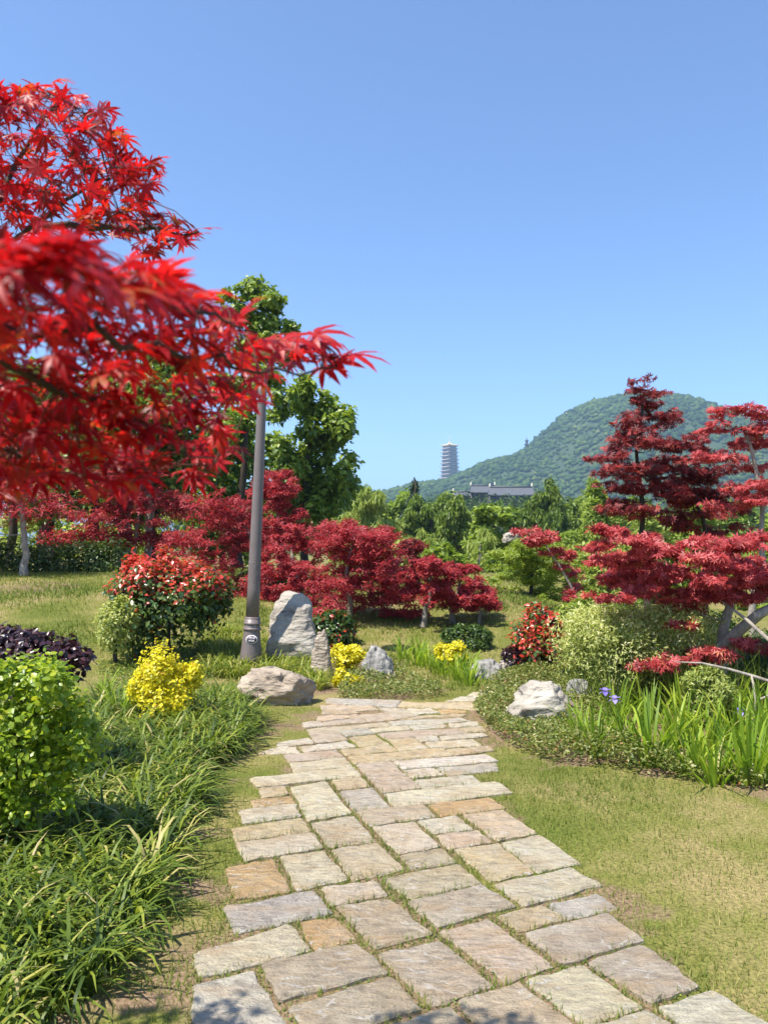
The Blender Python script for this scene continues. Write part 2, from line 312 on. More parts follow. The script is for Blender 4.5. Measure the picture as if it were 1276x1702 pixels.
    b = nt.nodes.new('ShaderNodeBump'); b.inputs['Strength'].default_value = 1.0; b.inputs['Distance'].default_value = 0.045
    L.new(hs.outputs[0], b.inputs['Height']); L.new(b.outputs[0], p.inputs['Normal'])
    L.new(p.outputs[0], out.inputs[0]); MAT['paving_stone'] = m
stone_mat()

# ------------------------------------------------------------------ planting beds (pixel outlines on the ground)
def poly_xy(pts): return np.array([G(*p)[:2] for p in pts])
def inside(poly, X, Y):
    r = np.zeros(X.shape, bool); n = len(poly); j = n - 1
    for i in range(n):
        xi, yi = poly[i]; xj, yj = poly[j]
        c = ((yi > Y) != (yj > Y)) & (X < (xj - xi) * (Y - yi) / (yj - yi + 1e-12) + xi)
        r ^= c; j = i
    return r
BED_LEFT = poly_xy([(-500, 1702), (60, 1702), (150, 1660), (215, 1560), (262, 1470), (300, 1390), (325, 1300), (395, 1240), (425, 1205), (400, 1180), (330, 1165), (180, 1165), (110, 1250), (-300, 1330)])
BED_NEAR = np.array([[-4.0, 0.6], [-1.25, 0.6], [-1.12, 1.7], [-1.07, 2.45], [-4.0, 2.45]])
BED_LAMP = poly_xy([(335, 1075), (365, 1055), (420, 1062), (480, 1085), (545, 1120), (530, 1155), (495, 1128), (400, 1130), (345, 1125)])
BED_COVER = poly_xy([(790, 1180), (830, 1130), (900, 1120), (1000, 1150), (1276, 1180), (1500, 1260), (1500, 1330), (1276, 1330), (1130, 1300), (1000, 1275), (900, 1262), (840, 1240), (808, 1215)])
BED_BACK = poly_xy([(470, 1165), (500, 1090), (560, 1075), (640, 1110), (690, 1130), (735, 1160), (640, 1163), (560, 1160)])
BEDS = [BED_LEFT, BED_NEAR, BED_LAMP, BED_COVER, BED_BACK]

# ------------------------------------------------------------------ paving stones traced on the ground
A_ = (310, 1400, 2); B_ = (638, 1400, 2); C_ = (370, 1280, 4); D_ = (620, 1280, 4); E_ = (400, 1150, 4); F_ = (600, 1130, 4); P_ = (0, 0, 1)
ST = [
 (A_, [(130,85),(288,58),(342,160),(165,183)], 'o'), (A_, [(312,45),(452,27),(535,120),(372,155)], 'c'), (A_, [(482,20),(632,-3),(725,85),(558,120)], 't'),
 (A_, [(712,40),(850,17),(895,60),(755,85)], 't'), (A_, [(890,22),(1035,2),(1150,98),(1005,123)], 'a'), (P_, [(832,1400),(897,1386),(963,1432),(893,1447)], 'c'),
 (A_, [(450,150),(625,125),(665,170),(480,205)], 't'), (A_, [(650,115),(905,68),(980,130),(740,183)], 't'), (B_, [(370,138),(625,83),(720,140),(465,208)], 'c'),
 (A_, [(122,210),(425,158),(480,228),(165,297)], 'g'), (A_, [(497,210),(672,187),(812,300),(630,345)], 'm'), (A_, [(738,195),(985,140),(1092,208),(835,275)], 'm'),
 (B_, [(380,240),(530,206),(600,250),(445,290)], 'a'), (B_, [(548,203),(710,168),(775,213),(610,248)], 'g'), (A_, [(380,262),(495,247),(560,322),(430,350)], 'o'),
 (A_, [(28,365),(345,272),(408,355),(50,440)], 'c'), (A_, [(840,292),(1000,250),(1215,405),(1060,458)], 'm'), (B_, [(468,302),(740,237),(860,322),(590,400)], 'm'),
 (A_, [(250,405),(565,337),(665,430),(315,520)], 't'), (A_, [(640,368),(840,322),(1018,470),(820,535)], 'm'), (B_, [(682,400),(855,342),(1040,475),(885,527)], 'm'),
 (A_, [(30,470),(218,422),(345,640),(20,720)], 'w'), (A_, [(340,545),(680,443),(778,545),(430,650)], 't'), (B_, [(475,455),(655,405),(855,540),(670,600)], 'c'),
 (A_, [(905,522),(1105,462),(1290,612),(1060,690)], 't'), (A_, [(640,618),(870,537),(1000,660),(770,750)], 't'), (B_, [(915,545),(1090,492),(1345,650),(1140,725)], 'w'),
 (B_, [(700,612),(875,556),(1060,690),(880,750)], 'c'),
 (C_, [(250,118),(405,103),(430,155),(262,178)], 'a'), (C_, [(190,195),(440,165),(485,210),(205,245)], 'o'), (C_, [(112,265),(485,220),(520,300),(135,348)], 'w'),
 (C_, [(65,385),(525,315),(580,400),(90,470)], 'a'), (C_, [(90,485),(590,412),(660,510),(150,597)], 'c'), (C_, [(457,110),(685,70),(850,280),(570,330)], 'c'),
 (C_, [(730,65),(915,40),(975,103),(775,125)], 'a'), (C_, [(780,135),(995,110),(1110,240),(880,262)], 'g'), (P_, [(594,1270),(646,1264),(699,1309),(636,1317)], 'p'),
 (D_, [(-100,270),(335,225),(410,305),(-20,365)], 'p'), (C_, [(590,345),(870,298),(1010,465),(710,505)], 't'), (D_, [(0,370),(270,343),(440,500),(170,550)], 'c'),
 (D_, [(270,60),(655,25),(730,80),(325,115)], 'c'), (D_, [(80,155),(830,75),(925,145),(150,240)], 'c'), (D_, [(375,225),(780,180),(875,245),(450,300)], 'o'),
 (D_, [(300,330),(555,300),(655,385),(400,415)], 'w'), (D_, [(425,430),(690,395),(780,470),(500,515)], 'p'), (D_, [(600,295),(850,265),(1080,415),(820,465)], 'p'),
 (E_, [(65,575),(750,500),(795,555),(115,630)], 'c'), (E_, [(570,42),(1060,58),(1035,97),(570,75)], 'g'), (F_, [(265,142),(830,150),(770,195),(235,172)], 'a'),
 (E_, [(530,85),(690,82),(745,113),(545,118)], 'p'), (E_, [(545,125),(745,119),(785,138),(545,150)], 'p'), (E_, [(510,158),(780,145),(800,163),(510,186)], 'p'),
 (E_, [(555,195),(810,170),(850,195),(555,220)], 'p'), (E_, [(410,203),(530,192),(548,220),(435,233)], 'w'), (E_, [(438,242),(965,198),(1005,222),(455,266)], 't'),
 (E_, [(705,90),(870,92),(915,116),(755,124)], 'p'), (E_, [(790,150),(970,135),(1035,178),(860,193)], 'm'), (F_, [(110,178),(285,186),(375,235),(230,255)], 'm'),
 (F_, [(305,188),(455,190),(520,213),(350,226)], 'w'), (F_, [(510,192),(690,200),(700,214),(535,219)], 'o'), (F_, [(395,236),(690,224),(665,238),(255,260)], 'a'),
 (F_, [(180,272),(660,244),(730,268),(215,300)], 'w'), (F_, [(320,300),(540,282),(575,305),(355,325)], 'w'), (F_, [(580,288),(770,275),(785,298),(600,310)], 'c'),
 (F_, [(65,324),(310,304),(325,328),(90,345)], 'c'), (F_, [(110,352),(640,315),(700,350),(175,388)], 'p'), (F_, [(655,318),(790,308),(830,338),(700,346)], 'a'),
 (F_, [(355,382),(500,372),(525,396),(400,407)], 'w'), (F_, [(525,374),(810,352),(840,370),(545,400)], 'c'), (F_, [(180,392),(345,380),(450,450),(255,465)], 'a'),
 (F_, [(430,415),(740,392),(800,432),(465,450)], 'c'), (E_, [(455,272),(635,258),(710,318),(500,337)], 'p'), (E_, [(645,252),(860,240),(885,268),(705,290)], 'g'),
 (E_, [(720,300),(890,280),(985,345),(800,360)], 'a'), (E_, [(245,338),(455,302),(480,338),(252,358)], 'w'), (E_, [(115,405),(240,368),(365,360),(390,400)], 'w'),
 (E_, [(390,362),(705,324),(765,355),(430,395)], 'w'), (E_, [(660,380),(990,350),(1045,385),(700,416)], 'a'), (E_, [(285,412),(635,380),(675,425),(325,458)], 'p'),
 (E_, [(330,470),(690,430),(740,488),(360,527)], 'c'), (P_, [(579.5,1256.5),(735,1243),(752,1254.5),(590,1268.5)], 'a'), (F_, [(565,464),(850,440),(880,465),(620,500)], 'a'),
 (F_, [(210,542),(830,494),(910,535),(280,590)], 'w'), (F_, [(505,582),(890,547),(910,595),(580,628)], 'g'), (F_, [(285,602),(480,584),(550,625),(340,648)], 'c'),
 (F_, [(820,42),(950,42),(900,72),(790,72)], 'w'), (F_, [(740,80),(890,76),(850,98),(700,103)], 'c'), (F_, [(650,110),(840,103),(800,124),(610,128)], 'w'), (F_, [(590,134),(790,129),(790,144),(560,140)], 'c'),
]
PAL = {'o': (0.57, 0.38, 0.18), 'a': (0.59, 0.46, 0.28), 't': (0.53, 0.43, 0.30), 'c': (0.61, 0.53, 0.385), 'w': (0.63, 0.57, 0.455), 'g': (0.47, 0.425, 0.36), 'm': (0.53, 0.43, 0.325), 'p': (0.56, 0.44, 0.32)}
STONE_Z = 0.014
rs = RS(5)
polys = []
for fr, q, c in ST:
    polys.append((np.array([flat(fr[0] + u / fr[2], fr[1] + v / fr[2], STONE_Z)[:2] for u, v in q]), c))
# rows under and beside the viewer's feet, continuing the same bond
def grow(x0, y0, w, h, a, c):
    ca, sa = math.cos(a), math.sin(a); return (np.array([[x0 + u * ca - v * sa, y0 + u * sa + v * ca] for u, v in ((0, h), (w, h), (w, 0), (0, 0))]), c)
yy = 1.95
for row in range(5):
    x = -0.95 + rs.uniform(0, .12) + 0.16 * row
    while x < 1.25 + 0.42 * row:
        w = rs.uniform(.34, .6); polys.append(grow(x, yy - .14 * (x), w - .03, .36, -0.14, 'tcmawtcp'[rs.randint(8)])); x += w
    yy -= 0.395
path_pts = [p for p, c in polys]

# ------------------------------------------------------------------ the ground sheet
def grid_axis(lo, hi, near, n):
    t = np.linspace(-1, 1, n); k = 7.5
    s = np.sinh(k * t) / math.sinh(k); return np.where(s < 0, -s * lo, s * hi) + near
gx = grid_axis(-6000, 6000, 0.0, 221); gy = grid_axis(-4000, 8000, 6.0, 251)
GX, GY = np.meshgrid(gx, gy, indexing='ij'); GZ = terrain(GX, GY)
def in_path(X, Y, pad=0.0):
    r = np.zeros(X.shape, bool)
    for p in path_pts:
        c = p.mean(0); q = c + (p - c) * (1 + pad); r |= inside(q, X, Y)
    return r
nx, ny = GX.shape
idx = np.arange(nx * ny).reshape(nx, ny)
Q = np.stack([idx[:-1, :-1], idx[1:, :-1], idx[1:, 1:], idx[:-1, 1:]], -1).reshape(-1, 4)
T = np.concatenate([Q[:, [0, 1, 2]], Q[:, [0, 2, 3]]])
me = tri_mesh('ground', np.stack([GX, GY, GZ], -1).reshape(-1, 3), T, smooth=True)
soil = np.zeros(nx * ny, np.float32); fx, fy = GX.ravel(), GY.ravel()
near = (np.abs(fx) < 8) & (fy > 0) & (fy < 16)
for b in BEDS: soil[near & inside(b, fx, fy)] = 0.75
soil[near & in_path(fx, fy, 0.1)] = 0.7
# worn strip along the left bed, bare earth under the pale tree
edge = [G(*p)[:2] for p in [(150, 1690), (225, 1580), (270, 1490), (310, 1400), (340, 1300), (405, 1240), (445, 1205)]]
for e in edge:
    soil = np.maximum(soil, 0.55 * np.exp(-((fx - e[0] - .05) ** 2 + (fy - e[1]) ** 2) / 0.05))
e = G(60, 975); soil = np.maximum(soil, 0.8 * np.exp(-((fx - e[0]) ** 2 / 1.5 + (fy - e[1]) ** 2 / 2.0)))
e = G(900, 1262); soil = np.maximum(soil, 0.5 * np.exp(-((fx - e[0]) ** 2 + (fy - e[1]) ** 2) / 0.06))
e = G(1130, 1290); soil = np.maximum(soil, 0.45 * np.exp(-((fx - e[0]) ** 2 / .3 + (fy - e[1]) ** 2 / .05)))
a = me.attributes.new('soil', 'FLOAT', 'POINT'); a.data.foreach_set('value', soil.astype(np.float32))
tag(link('ground', me, MAT['ground']), kind='structure', label='mown lawn and garden soil rising to the back')

# ------------------------------------------------------------------ path: one stone, one part
path = thing('stone_path', (0, 4, 0), 'pale stone slab footpath winding through the garden', 'path'); path['kind'] = 'structure'; del path['category']
def stone_mesh(p, rs):
    ring = []; sg = 1 if sum(p[i][0] * p[(i + 1) % 4][1] - p[(i + 1) % 4][0] * p[i][1] for i in range(4)) > 0 else -1
    for i in range(4):
        a, b = p[i], p[(i + 1) % 4]; L = np.linalg.norm(b - a); nrm = np.array([(b - a)[1], -(b - a)[0]]) / (L + 1e-9)
        for t in (0.012, 0.2, 0.4, 0.6, 0.8, 0.988):
            ring.append(a + (b - a) * t + nrm * (sg * 0.006 + rs.normal(0, 0.0045 if 0.1 < t < .9 else 0.002)))
    ring = np.array(ring); c = ring.mean(0); n = len(ring); z0 = STONE_Z + rs.uniform(-0.005, 0.004)
    size = min(np.linalg.norm(p[0] - p[1]), np.linalg.norm(p[1] - p[2])); k = min(0.06, 0.006 / (size + 1e-6))
    V = [(x, y, -0.06) for x, y in ring] + [(x, y, z0 - 0.006 + rs.normal(0, 0.0015)) for x, y in ring]
    inn = c + (ring - c) * (1 - 2 * k); V += [(x, y, z0 + rs.normal(0, 0.0022)) for x, y in inn]
    mid = c + (ring - c) * 0.5; V += [(x, y, z0 + rs.normal(0, 0.003)) for x, y in mid[::2]]
    V.append((c[0], c[1], z0 + rs.normal(0, 0.003)))
    Fc = []
    for i in range(n):
        j = (i + 1) % n; Fc.append((i, j, n + j, n + i)); Fc.append((n + i, n + j, 2 * n + j, 2 * n + i))
    h = n // 2
    for i in range(h):
        j = (i + 1) % h; a0 = 2 * n + 2 * i; a1 = 2 * n + 2 * i + 1; a2 = 2 * n + (2 * i + 2) % n
        Fc += [(a0, a1, 3 * n + i), (a1, 3 * n + j, 3 * n + i), (a1, a2, 3 * n + j), (3 * n + i, 3 * n + j, 3 * n + h)]
    # orient upward
    area = sum(ring[i][0] * ring[(i + 1) % n][1] - ring[(i + 1) % n][0] * ring[i][1] for i in range(n))
    if area < 0: Fc = [f[::-1] for f in Fc]
    return mesh_from('paving_stone', V, Fc)
rs = RS(11)
for p, c in polys:
    me = stone_mesh(p, rs); me.materials.append(MAT['paving_stone'])
    o = link('paving_stone', me, None, path)
    k = rs.uniform(0.84, 1.04); cc = PAL[c]; o.color = (min(1, cc[0] * k * rs.uniform(.97, 1.03)), cc[1] * k, cc[2] * k * rs.uniform(.94, 1.06), 1)

# ------------------------------------------------------------------ leaf machinery
def palmate(lobes, wid, stations=((0, .25), (.38, 1.0), (.7, .72)), droop=0.25, fold=0.05, curl=0.0):
    V = []; T = []
    for ang, ln in lobes:
        d = np.array([math.cos(ang), math.sin(ang)]); s = np.array([-d[1], d[0]]); base = len(V)
        for t, w in stations:
            m = d * ln * t; hw = wid * ln * w; z = -droop * (ln * t) ** 2 + curl * math.sin(3 * ang) * t
            V += [(*(m - s * hw), z + fold * hw * 4 * 0.6), (*m, z), (*(m + s * hw), z + fold * hw * 4 * 0.6)]
        V.append((*(d * ln), -droop * ln ** 2 * 1.25 + curl * math.sin(3 * ang)))
        k = len(stations)
        for i in range(k - 1):
            a = base + 3 * i
            T += [(a, a + 4, a + 1), (a, a + 3, a + 4), (a + 1, a + 5, a + 2), (a + 1, a + 4, a + 5)]
        a = base + 3 * (k - 1); e = base + 3 * k
        T += [(a, e, a + 1), (a + 1, e, a + 2)]
    return np.array(V, float), np.array(T)
D2 = math.radians
MAPLE7 = [(D2(0), 1.0), (D2(36), .92), (D2(-36), .92), (D2(74), .72), (D2(-74), .72), (D2(122), .36), (D2(-122), .36)]
T_MAPLE = [palmate(MAPLE7, .115, droop=dr, fold=fo, curl=cu) for dr, fo, cu in ((.12, .05, 0), (.32, .08, .05), (.5, .10, -.06), (.2, .02, .1))]
MAPLE5 = [(0, 1.0), (D2(42), .88), (D2(-42), .88), (D2(88), .6), (D2(-88), .6)]
T_MAPLE_MID = None
def star(n, w=.2, droop=.2):
    V = []; T = []
    for k in range(n):
        a = D2(-80 + 160 * k / (n - 1)); d = np.array([math.cos(a), math.sin(a)]); s = np.array([-d[1], d[0]]); b = len(V)
        V += [(0, 0, 0), (*(d * .5 - s * w), 0.02), (*d, -droop), (*(d * .5 + s * w), 0.02)]
        T += [(b, b + 1, b + 2), (b, b + 2, b + 3)]
    return np.array(V, float), np.array(T)
T_STAR3 = [star(3, .17, .25), star(3, .15, .05)]; T_MAPLE_MID = [star(5, .14, .2), star(5, .13, .02)]
def simple(w=.25, fold=.08, droop=.12):
    V = [(0, 0, 0), (.35, -w, fold), (.35, 0, 0), (.35, w, fold), (.72, -w * .8, fold - droop * .5), (.72, 0, -droop * .5), (.72, w * .8, fold - droop * .5), (1, 0, -droop)]
    T = [(0, 1, 2), (0, 2, 3), (1, 4, 5), (1, 5, 2), (2, 5, 6), (2, 6, 3), (4, 7, 5), (5, 7, 6)]
    return np.array(V, float), np.array(T)
def diamond(w=.28, fold=.1):
    V = [(0, 0, 0), (.45, -w, fold), (1, 0, -.05), (.45, w, fold)]; return np.array(V, float), np.array([(0, 1, 2), (0, 2, 3)])
def leaf4(w, fold, droop):
    V = [(0, 0, 0), (.5, -w, fold), (.5, 0, -droop * .2), (.5, w, fold), (1, 0, -droop)]; return np.array(V, float), np.array([(0, 1, 2), (0, 2, 3), (1, 4, 2), (2, 4, 3)])
T_LEAF4 = [leaf4(.26, .08, .15), leaf4(.3, .03, .3)]
T_SIMPLE = [simple(.24), simple(.28, .02, .25)]
T_OVAL = [simple(.33, .05, .1), simple(.30, .09, .2)]
T_OVAL4 = [leaf4(.34, .06, .12), leaf4(.3, .1, .25)]
T_DIA = [diamond(.27), diamond(.2, .15)]
T_SLIM = [diamond(.13, .04), diamond(.16, .1)]
T_WISP = [diamond(.09, .03)]

def unit(v): return v / (np.linalg.norm(v, axis=-1, keepdims=True) + 1e-12)
def frames(nrm, head):
    n = unit(nrm); x = unit(head - n * (n * head).sum(-1, keepdims=True)); y = np.cross(n, x)
    return np.stack([x, y, n], -1)
def leaf_mass(name, temps, P, R, S, tint, mat, parent=None, kind='stuff', seed=0):
    rs = RS(seed); k = rs.randint(len(temps), size=len(P)); B = Bag()
    for i, (tv, tt) in enumerate(temps):
        m = k == i; n = int(m.sum())
        if not n: continue
        V = np.einsum('nij,vj->nvi', R[m], tv) * S[m][:, None, None] + P[m][:, None, :]
        Tt = tt[None] + (np.arange(n) * len(tv))[:, None, None]
        B.add(V.reshape(-1, 3), Tt.reshape(-1, 3), np.repeat(tint[m], len(tt)))
    return link(name, B.mesh(name), MAT[mat], parent, kind=kind)
def pads_world(pads, d, rs, dj=0.3, thick=1.0):
    out = []
    for p in pads:
        px, py, rx, ry = p[:4]; dd = d + (p[4] if len(p) > 4 else rs.uniform(-dj, dj))
        out.append((at(px, py, dd), np.array([rx, rx * thick, ry]) * dd / F))
    return out
def sample_pads(pw, n, rs, clumps=14, spread=0.28, shell=0.35):
    vol = np.array([r[0] * r[2] for c, r in pw]); k = rs.choice(len(pw), size=n, p=vol / vol.sum()); P = np.zeros((n, 3)); C = np.zeros((n, 3)); Rr = np.zeros((n, 3)); H = np.zeros(n)
    for i, (c, r) in enumerate(pw):
        m = k == i; q = int(m.sum())
        if not q: continue
        K = max(3, int(clumps)); sc = unit(rs.normal(size=(K, 3))) * rs.uniform(shell, 1.0, size=(K, 1)) ** 0.6
        j = rs.randint(K, size=q); u = sc[j] * 0.82 + rs.normal(size=(q, 3)) * spread
        l = np.linalg.norm(u, axis=1, keepdims=True); u = np.where(l > 1.12, u / l * (1.12 - 0.2 * rs.rand(q, 1)), u)
        P[m] = c + u * r; C[m] = c; Rr[m] = r; H[m] = u[:, 2]
    return P, C, Rr, H
def limb_tubes(B, trunk_pts, trunk_r, pw, rs, twigs=3, seg=5):
    tp = [np.array(p) for p in trunk_pts]; rr = list(trunk_r); B.add(*tube(trunk_pts, trunk_r, 8)); T0 = np.array(trunk_pts)
    order = np.argsort([np.linalg.norm(T0 - c, axis=1).min() for c, r in pw])
    for k in order:
        c, r = pw[k]; A = np.array(tp); v = c - A; flat_d = np.hypot(v[:, 0], v[:, 1]); cost = np.linalg.norm(v, axis=1) + 1.2 * np.maximum(0, A[:, 2] + .25 * flat_d - c[2]); i = int(np.argmin(cost)); L = np.linalg.norm(v[i])
        if L < 0.02: continue
        r0 = min(rr[i] * 0.6, 0.004 + 0.010 * L); e = c - np.array([0, 0, r[2] * 0.25])
        pts = curve(tp[i], e, rs, 6, 0.09, 0.05); rad = np.linspace(r0, r0 * 0.45, 6); B.add(*tube(pts, rad, seg))
        tp += [pts[3], pts[5]]; rr += [rad[3], rad[5]]
        for t in range(twigs):
            q = c + unit(rs.normal(size=3)) * r * np.array([.8, .8, .5]); B.add(*tube(curve(pts[3 + t % 3], q, rs, 4, 0.08), np.linspace(r0 * .4, r0 * .12, 4), 4))
def ragged(pw, k, rs, sx=.5, sz=.8, out=.8, core=0.0):
    """split every pad into k smaller uneven sprays"""
    res = []
    for c, r in pw:
        if core: res.append((c, r * core))
        for i in range(k):
            u = unit(rs.normal(size=3)) * rs.rand() ** .4 * out; f = rs.uniform(.65, 1.3); res.append((c + u * r * np.array([1, 1, 1.15]), r * np.array([sx, sx, sz]) * f))
    return res
def woody(name, label, cat, pads, d, n, temps, size, mat, base=None, trunk=None, tr=(0.05, 0.02), bark='bark_grey', style='tier', group=None, seed=1, dj=0.35, clumps=10, tintf=None, thick=1.0, twigs=2, spread=.28, shell=.35, up=0.6, rag=0):
    """a tree or shrub: pads are [px, py, rx, ry(, depth offset)] of its foliage; trunk is a list of pixels at depth d"""
    rs = RS(seed); pw = pads_world(pads, d, rs, dj, thick)
    if trunk is not None:
        tp = [at(p[0], p[1], d + (p[2] if len(p) > 2 else 0)) for p in trunk]
    else:
        b = np.array(base if base is not None else at(pads[0][0], pads[0][1], d)); b = b.copy(); b[2] = float(terrain(b[0], b[1])); tp = [b, pw[0][0]]
    b = np.array(tp[0]); gz = float(terrain(b[0], b[1]))
    if b[2] > gz: tp = [np.array([b[0], b[1], gz - 0.03])] + tp; b = tp[0]
    # resample trunk
    tt = np.array(tp); seglen = np.r_[0, np.cumsum(np.linalg.norm(np.diff(tt, axis=0), axis=1))]; s = np.linspace(0, seglen[-1], 14)
    tt = np.stack([np.interp(s, seglen, tt[:, i]) for i in range(3)], 1); tt[1:-1] += rs.normal(size=(12, 3)) * 0.008 * seglen[-1] * np.array([1, 1, .2])
    rad = np.linspace(tr[0], tr[1], 14); rad[0] *= 1.3
    t = thing(name, (b[0], b[1], gz), label, cat, group)
    B = Bag(); limb_tubes(B, list(tt), list(rad), pw, rs, twigs)
    link('trunk' if cat == 'tree' else 'stem', B.mesh('trunk', True), MAT[bark], t)
    P, C, Rr, H = sample_pads((ragged(pw, rag + 1, rs, .52, .5, 1.3) if style == 'tier' else ragged(pw, rag, rs, core=1.0 if cat == 'shrub' else .6)) if rag else pw, n, rs, clumps, spread, shell)
    if style == 'tier':
        nr = np.array([-.15, -.15, .8]) + rs.normal(size=(n, 3)) * 0.5 + .3 * unit(P - C); hd = unit((P - C) * np.array([1, 1, .3])) * 1.2 + rs.normal(size=(n, 3)) * 0.7 + np.array([0, 0, -.15])
    elif style == 'hang':
        nr = rs.normal(size=(n, 3)) * np.array([1, 1, .3]); hd = np.array([0, 0, -1.0]) + rs.normal(size=(n, 3)) * 0.25 + unit((P - C)) * .25
    elif style == 'upright':
        nr = unit(P - C) + np.array([-.2, -.2, .6]) + rs.normal(size=(n, 3)) * .5; hd = np.array([0, 0, .8]) + unit(P - C) * .7 + rs.normal(size=(n, 3)) * 0.45
    else:
        nr = unit((P - C) / Rr) + np.array([0, 0, up]) + rs.normal(size=(n, 3)) * 0.55; hd = rs.normal(size=(n, 3)) + unit(P - C) * .5
    R = frames(nr, hd); S = size * rs.uniform(0.65, 1.25, n)
    if tintf is None: tint = np.clip(rs.normal(0.45, 0.22, n), 0, 1)
    else: tint = np.clip(tintf(P, C, Rr, H, rs), 0, 1)
    leaf_mass('crown' if cat == 'tree' else 'foliage', temps, P, R, S, tint, mat, t, seed=seed)
    return t

# ------------------------------------------------------------------ forested hill, pagoda, temple
prof = np.array([(-900, 905), (300, 880), (480, 845), (560, 824), (640, 811), (690, 797), (735, 792), (770, 777), (800, 762), (850, 750), (875, 737), (900, 712), (940, 677), (975, 662), (1020, 652), (1060, 649), (1110, 653), (1150, 667), (1190, 690), (1230, 716), (1276, 745), (1400, 800), (1700, 860), (2600, 905)], float)
RD = 1300.0
def ridge(xw): return (HOR - np.interp(xw / RD * F + CX, prof[:, 0], prof[:, 1])) * RD / F
def vnoise(X, Y, s, seed, octv=3):
    rs = RS(seed); out = np.zeros(X.shape); amp = 1.0
    for o in range(octv):
        for k in range(5):
            a = rs.uniform(0, 2 * math.pi); fq = s * (2 ** o) * rs.uniform(.7, 1.4); out += amp / 5 * np.sin((X * math.cos(a) + Y * math.sin(a)) * fq + rs.uniform(0, 6.3))
        amp *= 0.55
    return out
hx = np.linspace(-1300, 1500, 150); hy = np.linspace(640, 2100, 90); HX, HY = np.meshgrid(hx, hy, indexing='ij')
def hill_z(X, Y):
    g = np.where(Y < RD, sstep(660, RD, Y) ** 0.9, 1 - 0.9 * sstep(RD, 2050, Y)); h = ridge(X) - 6
    return h * g + vnoise(X, Y, 0.016, 3) * 7 * np.clip(h / 80, 0, 1) * sstep(0, 260, np.abs(Y - RD)) - 4
HZ = np.maximum(hill_z(HX, HY), -5.0); idx = np.arange(HX.size).reshape(HX.shape)
Q = np.stack([idx[:-1, :-1], idx[1:, :-1], idx[1:, 1:], idx[:-1, 1:]], -1).reshape(-1, 4)
noise_mat('hill_floor', [(0.3, (0.03, 0.05, 0.02)), (0.7, (0.06, 0.09, 0.03))], scale=0.05, bump=0, rough=0.95)
tag(link('hill', tri_mesh('hill', np.stack([HX, HY, HZ], -1).reshape(-1, 3), np.concatenate([Q[:, [0, 1, 2]], Q[:, [0, 2, 3]]]), smooth=True), MAT['hill_floor']), 'green hill rising behind the garden', kind='structure')
# the woods on it: rounded crowns of many small facets
rs = RS(21)
ico = bmesh.new(); bmesh.ops.create_icosphere(ico, subdivisions=1, radius=1.0); IV = np.array([v.co[:] for v in ico.verts]); IT = np.array([[v.index for v in f.verts] for f in ico.faces]); ico.free()
def crowns(name, X, Y, Z, S, tint, label, hs=1.0):
    n = len(X); V = IV[None] * (1 + rs.normal(0, 0.2, (n, len(IV), 1))) * np.stack([S, S, S * 0.8 * hs], -1)[:, None, :]
    V = V + np.stack([X, Y, Z], -1)[:, None, :]; Tt = IT[None] + (np.arange(n) * len(IV))[:, None, None]
    tf = np.repeat(tint, len(IT)) + rs.normal(0, .10, n * len(IT))
    o = link(name, tri_mesh(name, V.reshape(-1, 3), Tt.reshape(-1, 3), np.clip(tf, 0, 1)), MAT['far_wood'])
    tag(o, label, kind='stuff'); return o
n = 17000; X = rs.uniform(-330, 900, n); Y = 700 + (1330 - 700) * rs.rand(n) ** 0.8
keep = (X / Y * F + CX > 440) & (X / Y * F + CX < 1420); X, Y = X[keep], Y[keep]; S = rs.uniform(1.8, 5.2, len(X)) * (0.85 + .3 * rs.rand(len(X)))
tint = 0.42 + 0.22 * vnoise(X, Y, 0.02, 8) + rs.normal(0, .16, len(X)) + 0.12 * sstep(1000, 740, Y)
crowns('hillside_woods', X, Y, hill_z(X, Y) + S * 0.45, S, np.clip(tint, 0, 1), 'unbroken woods covering the hill')
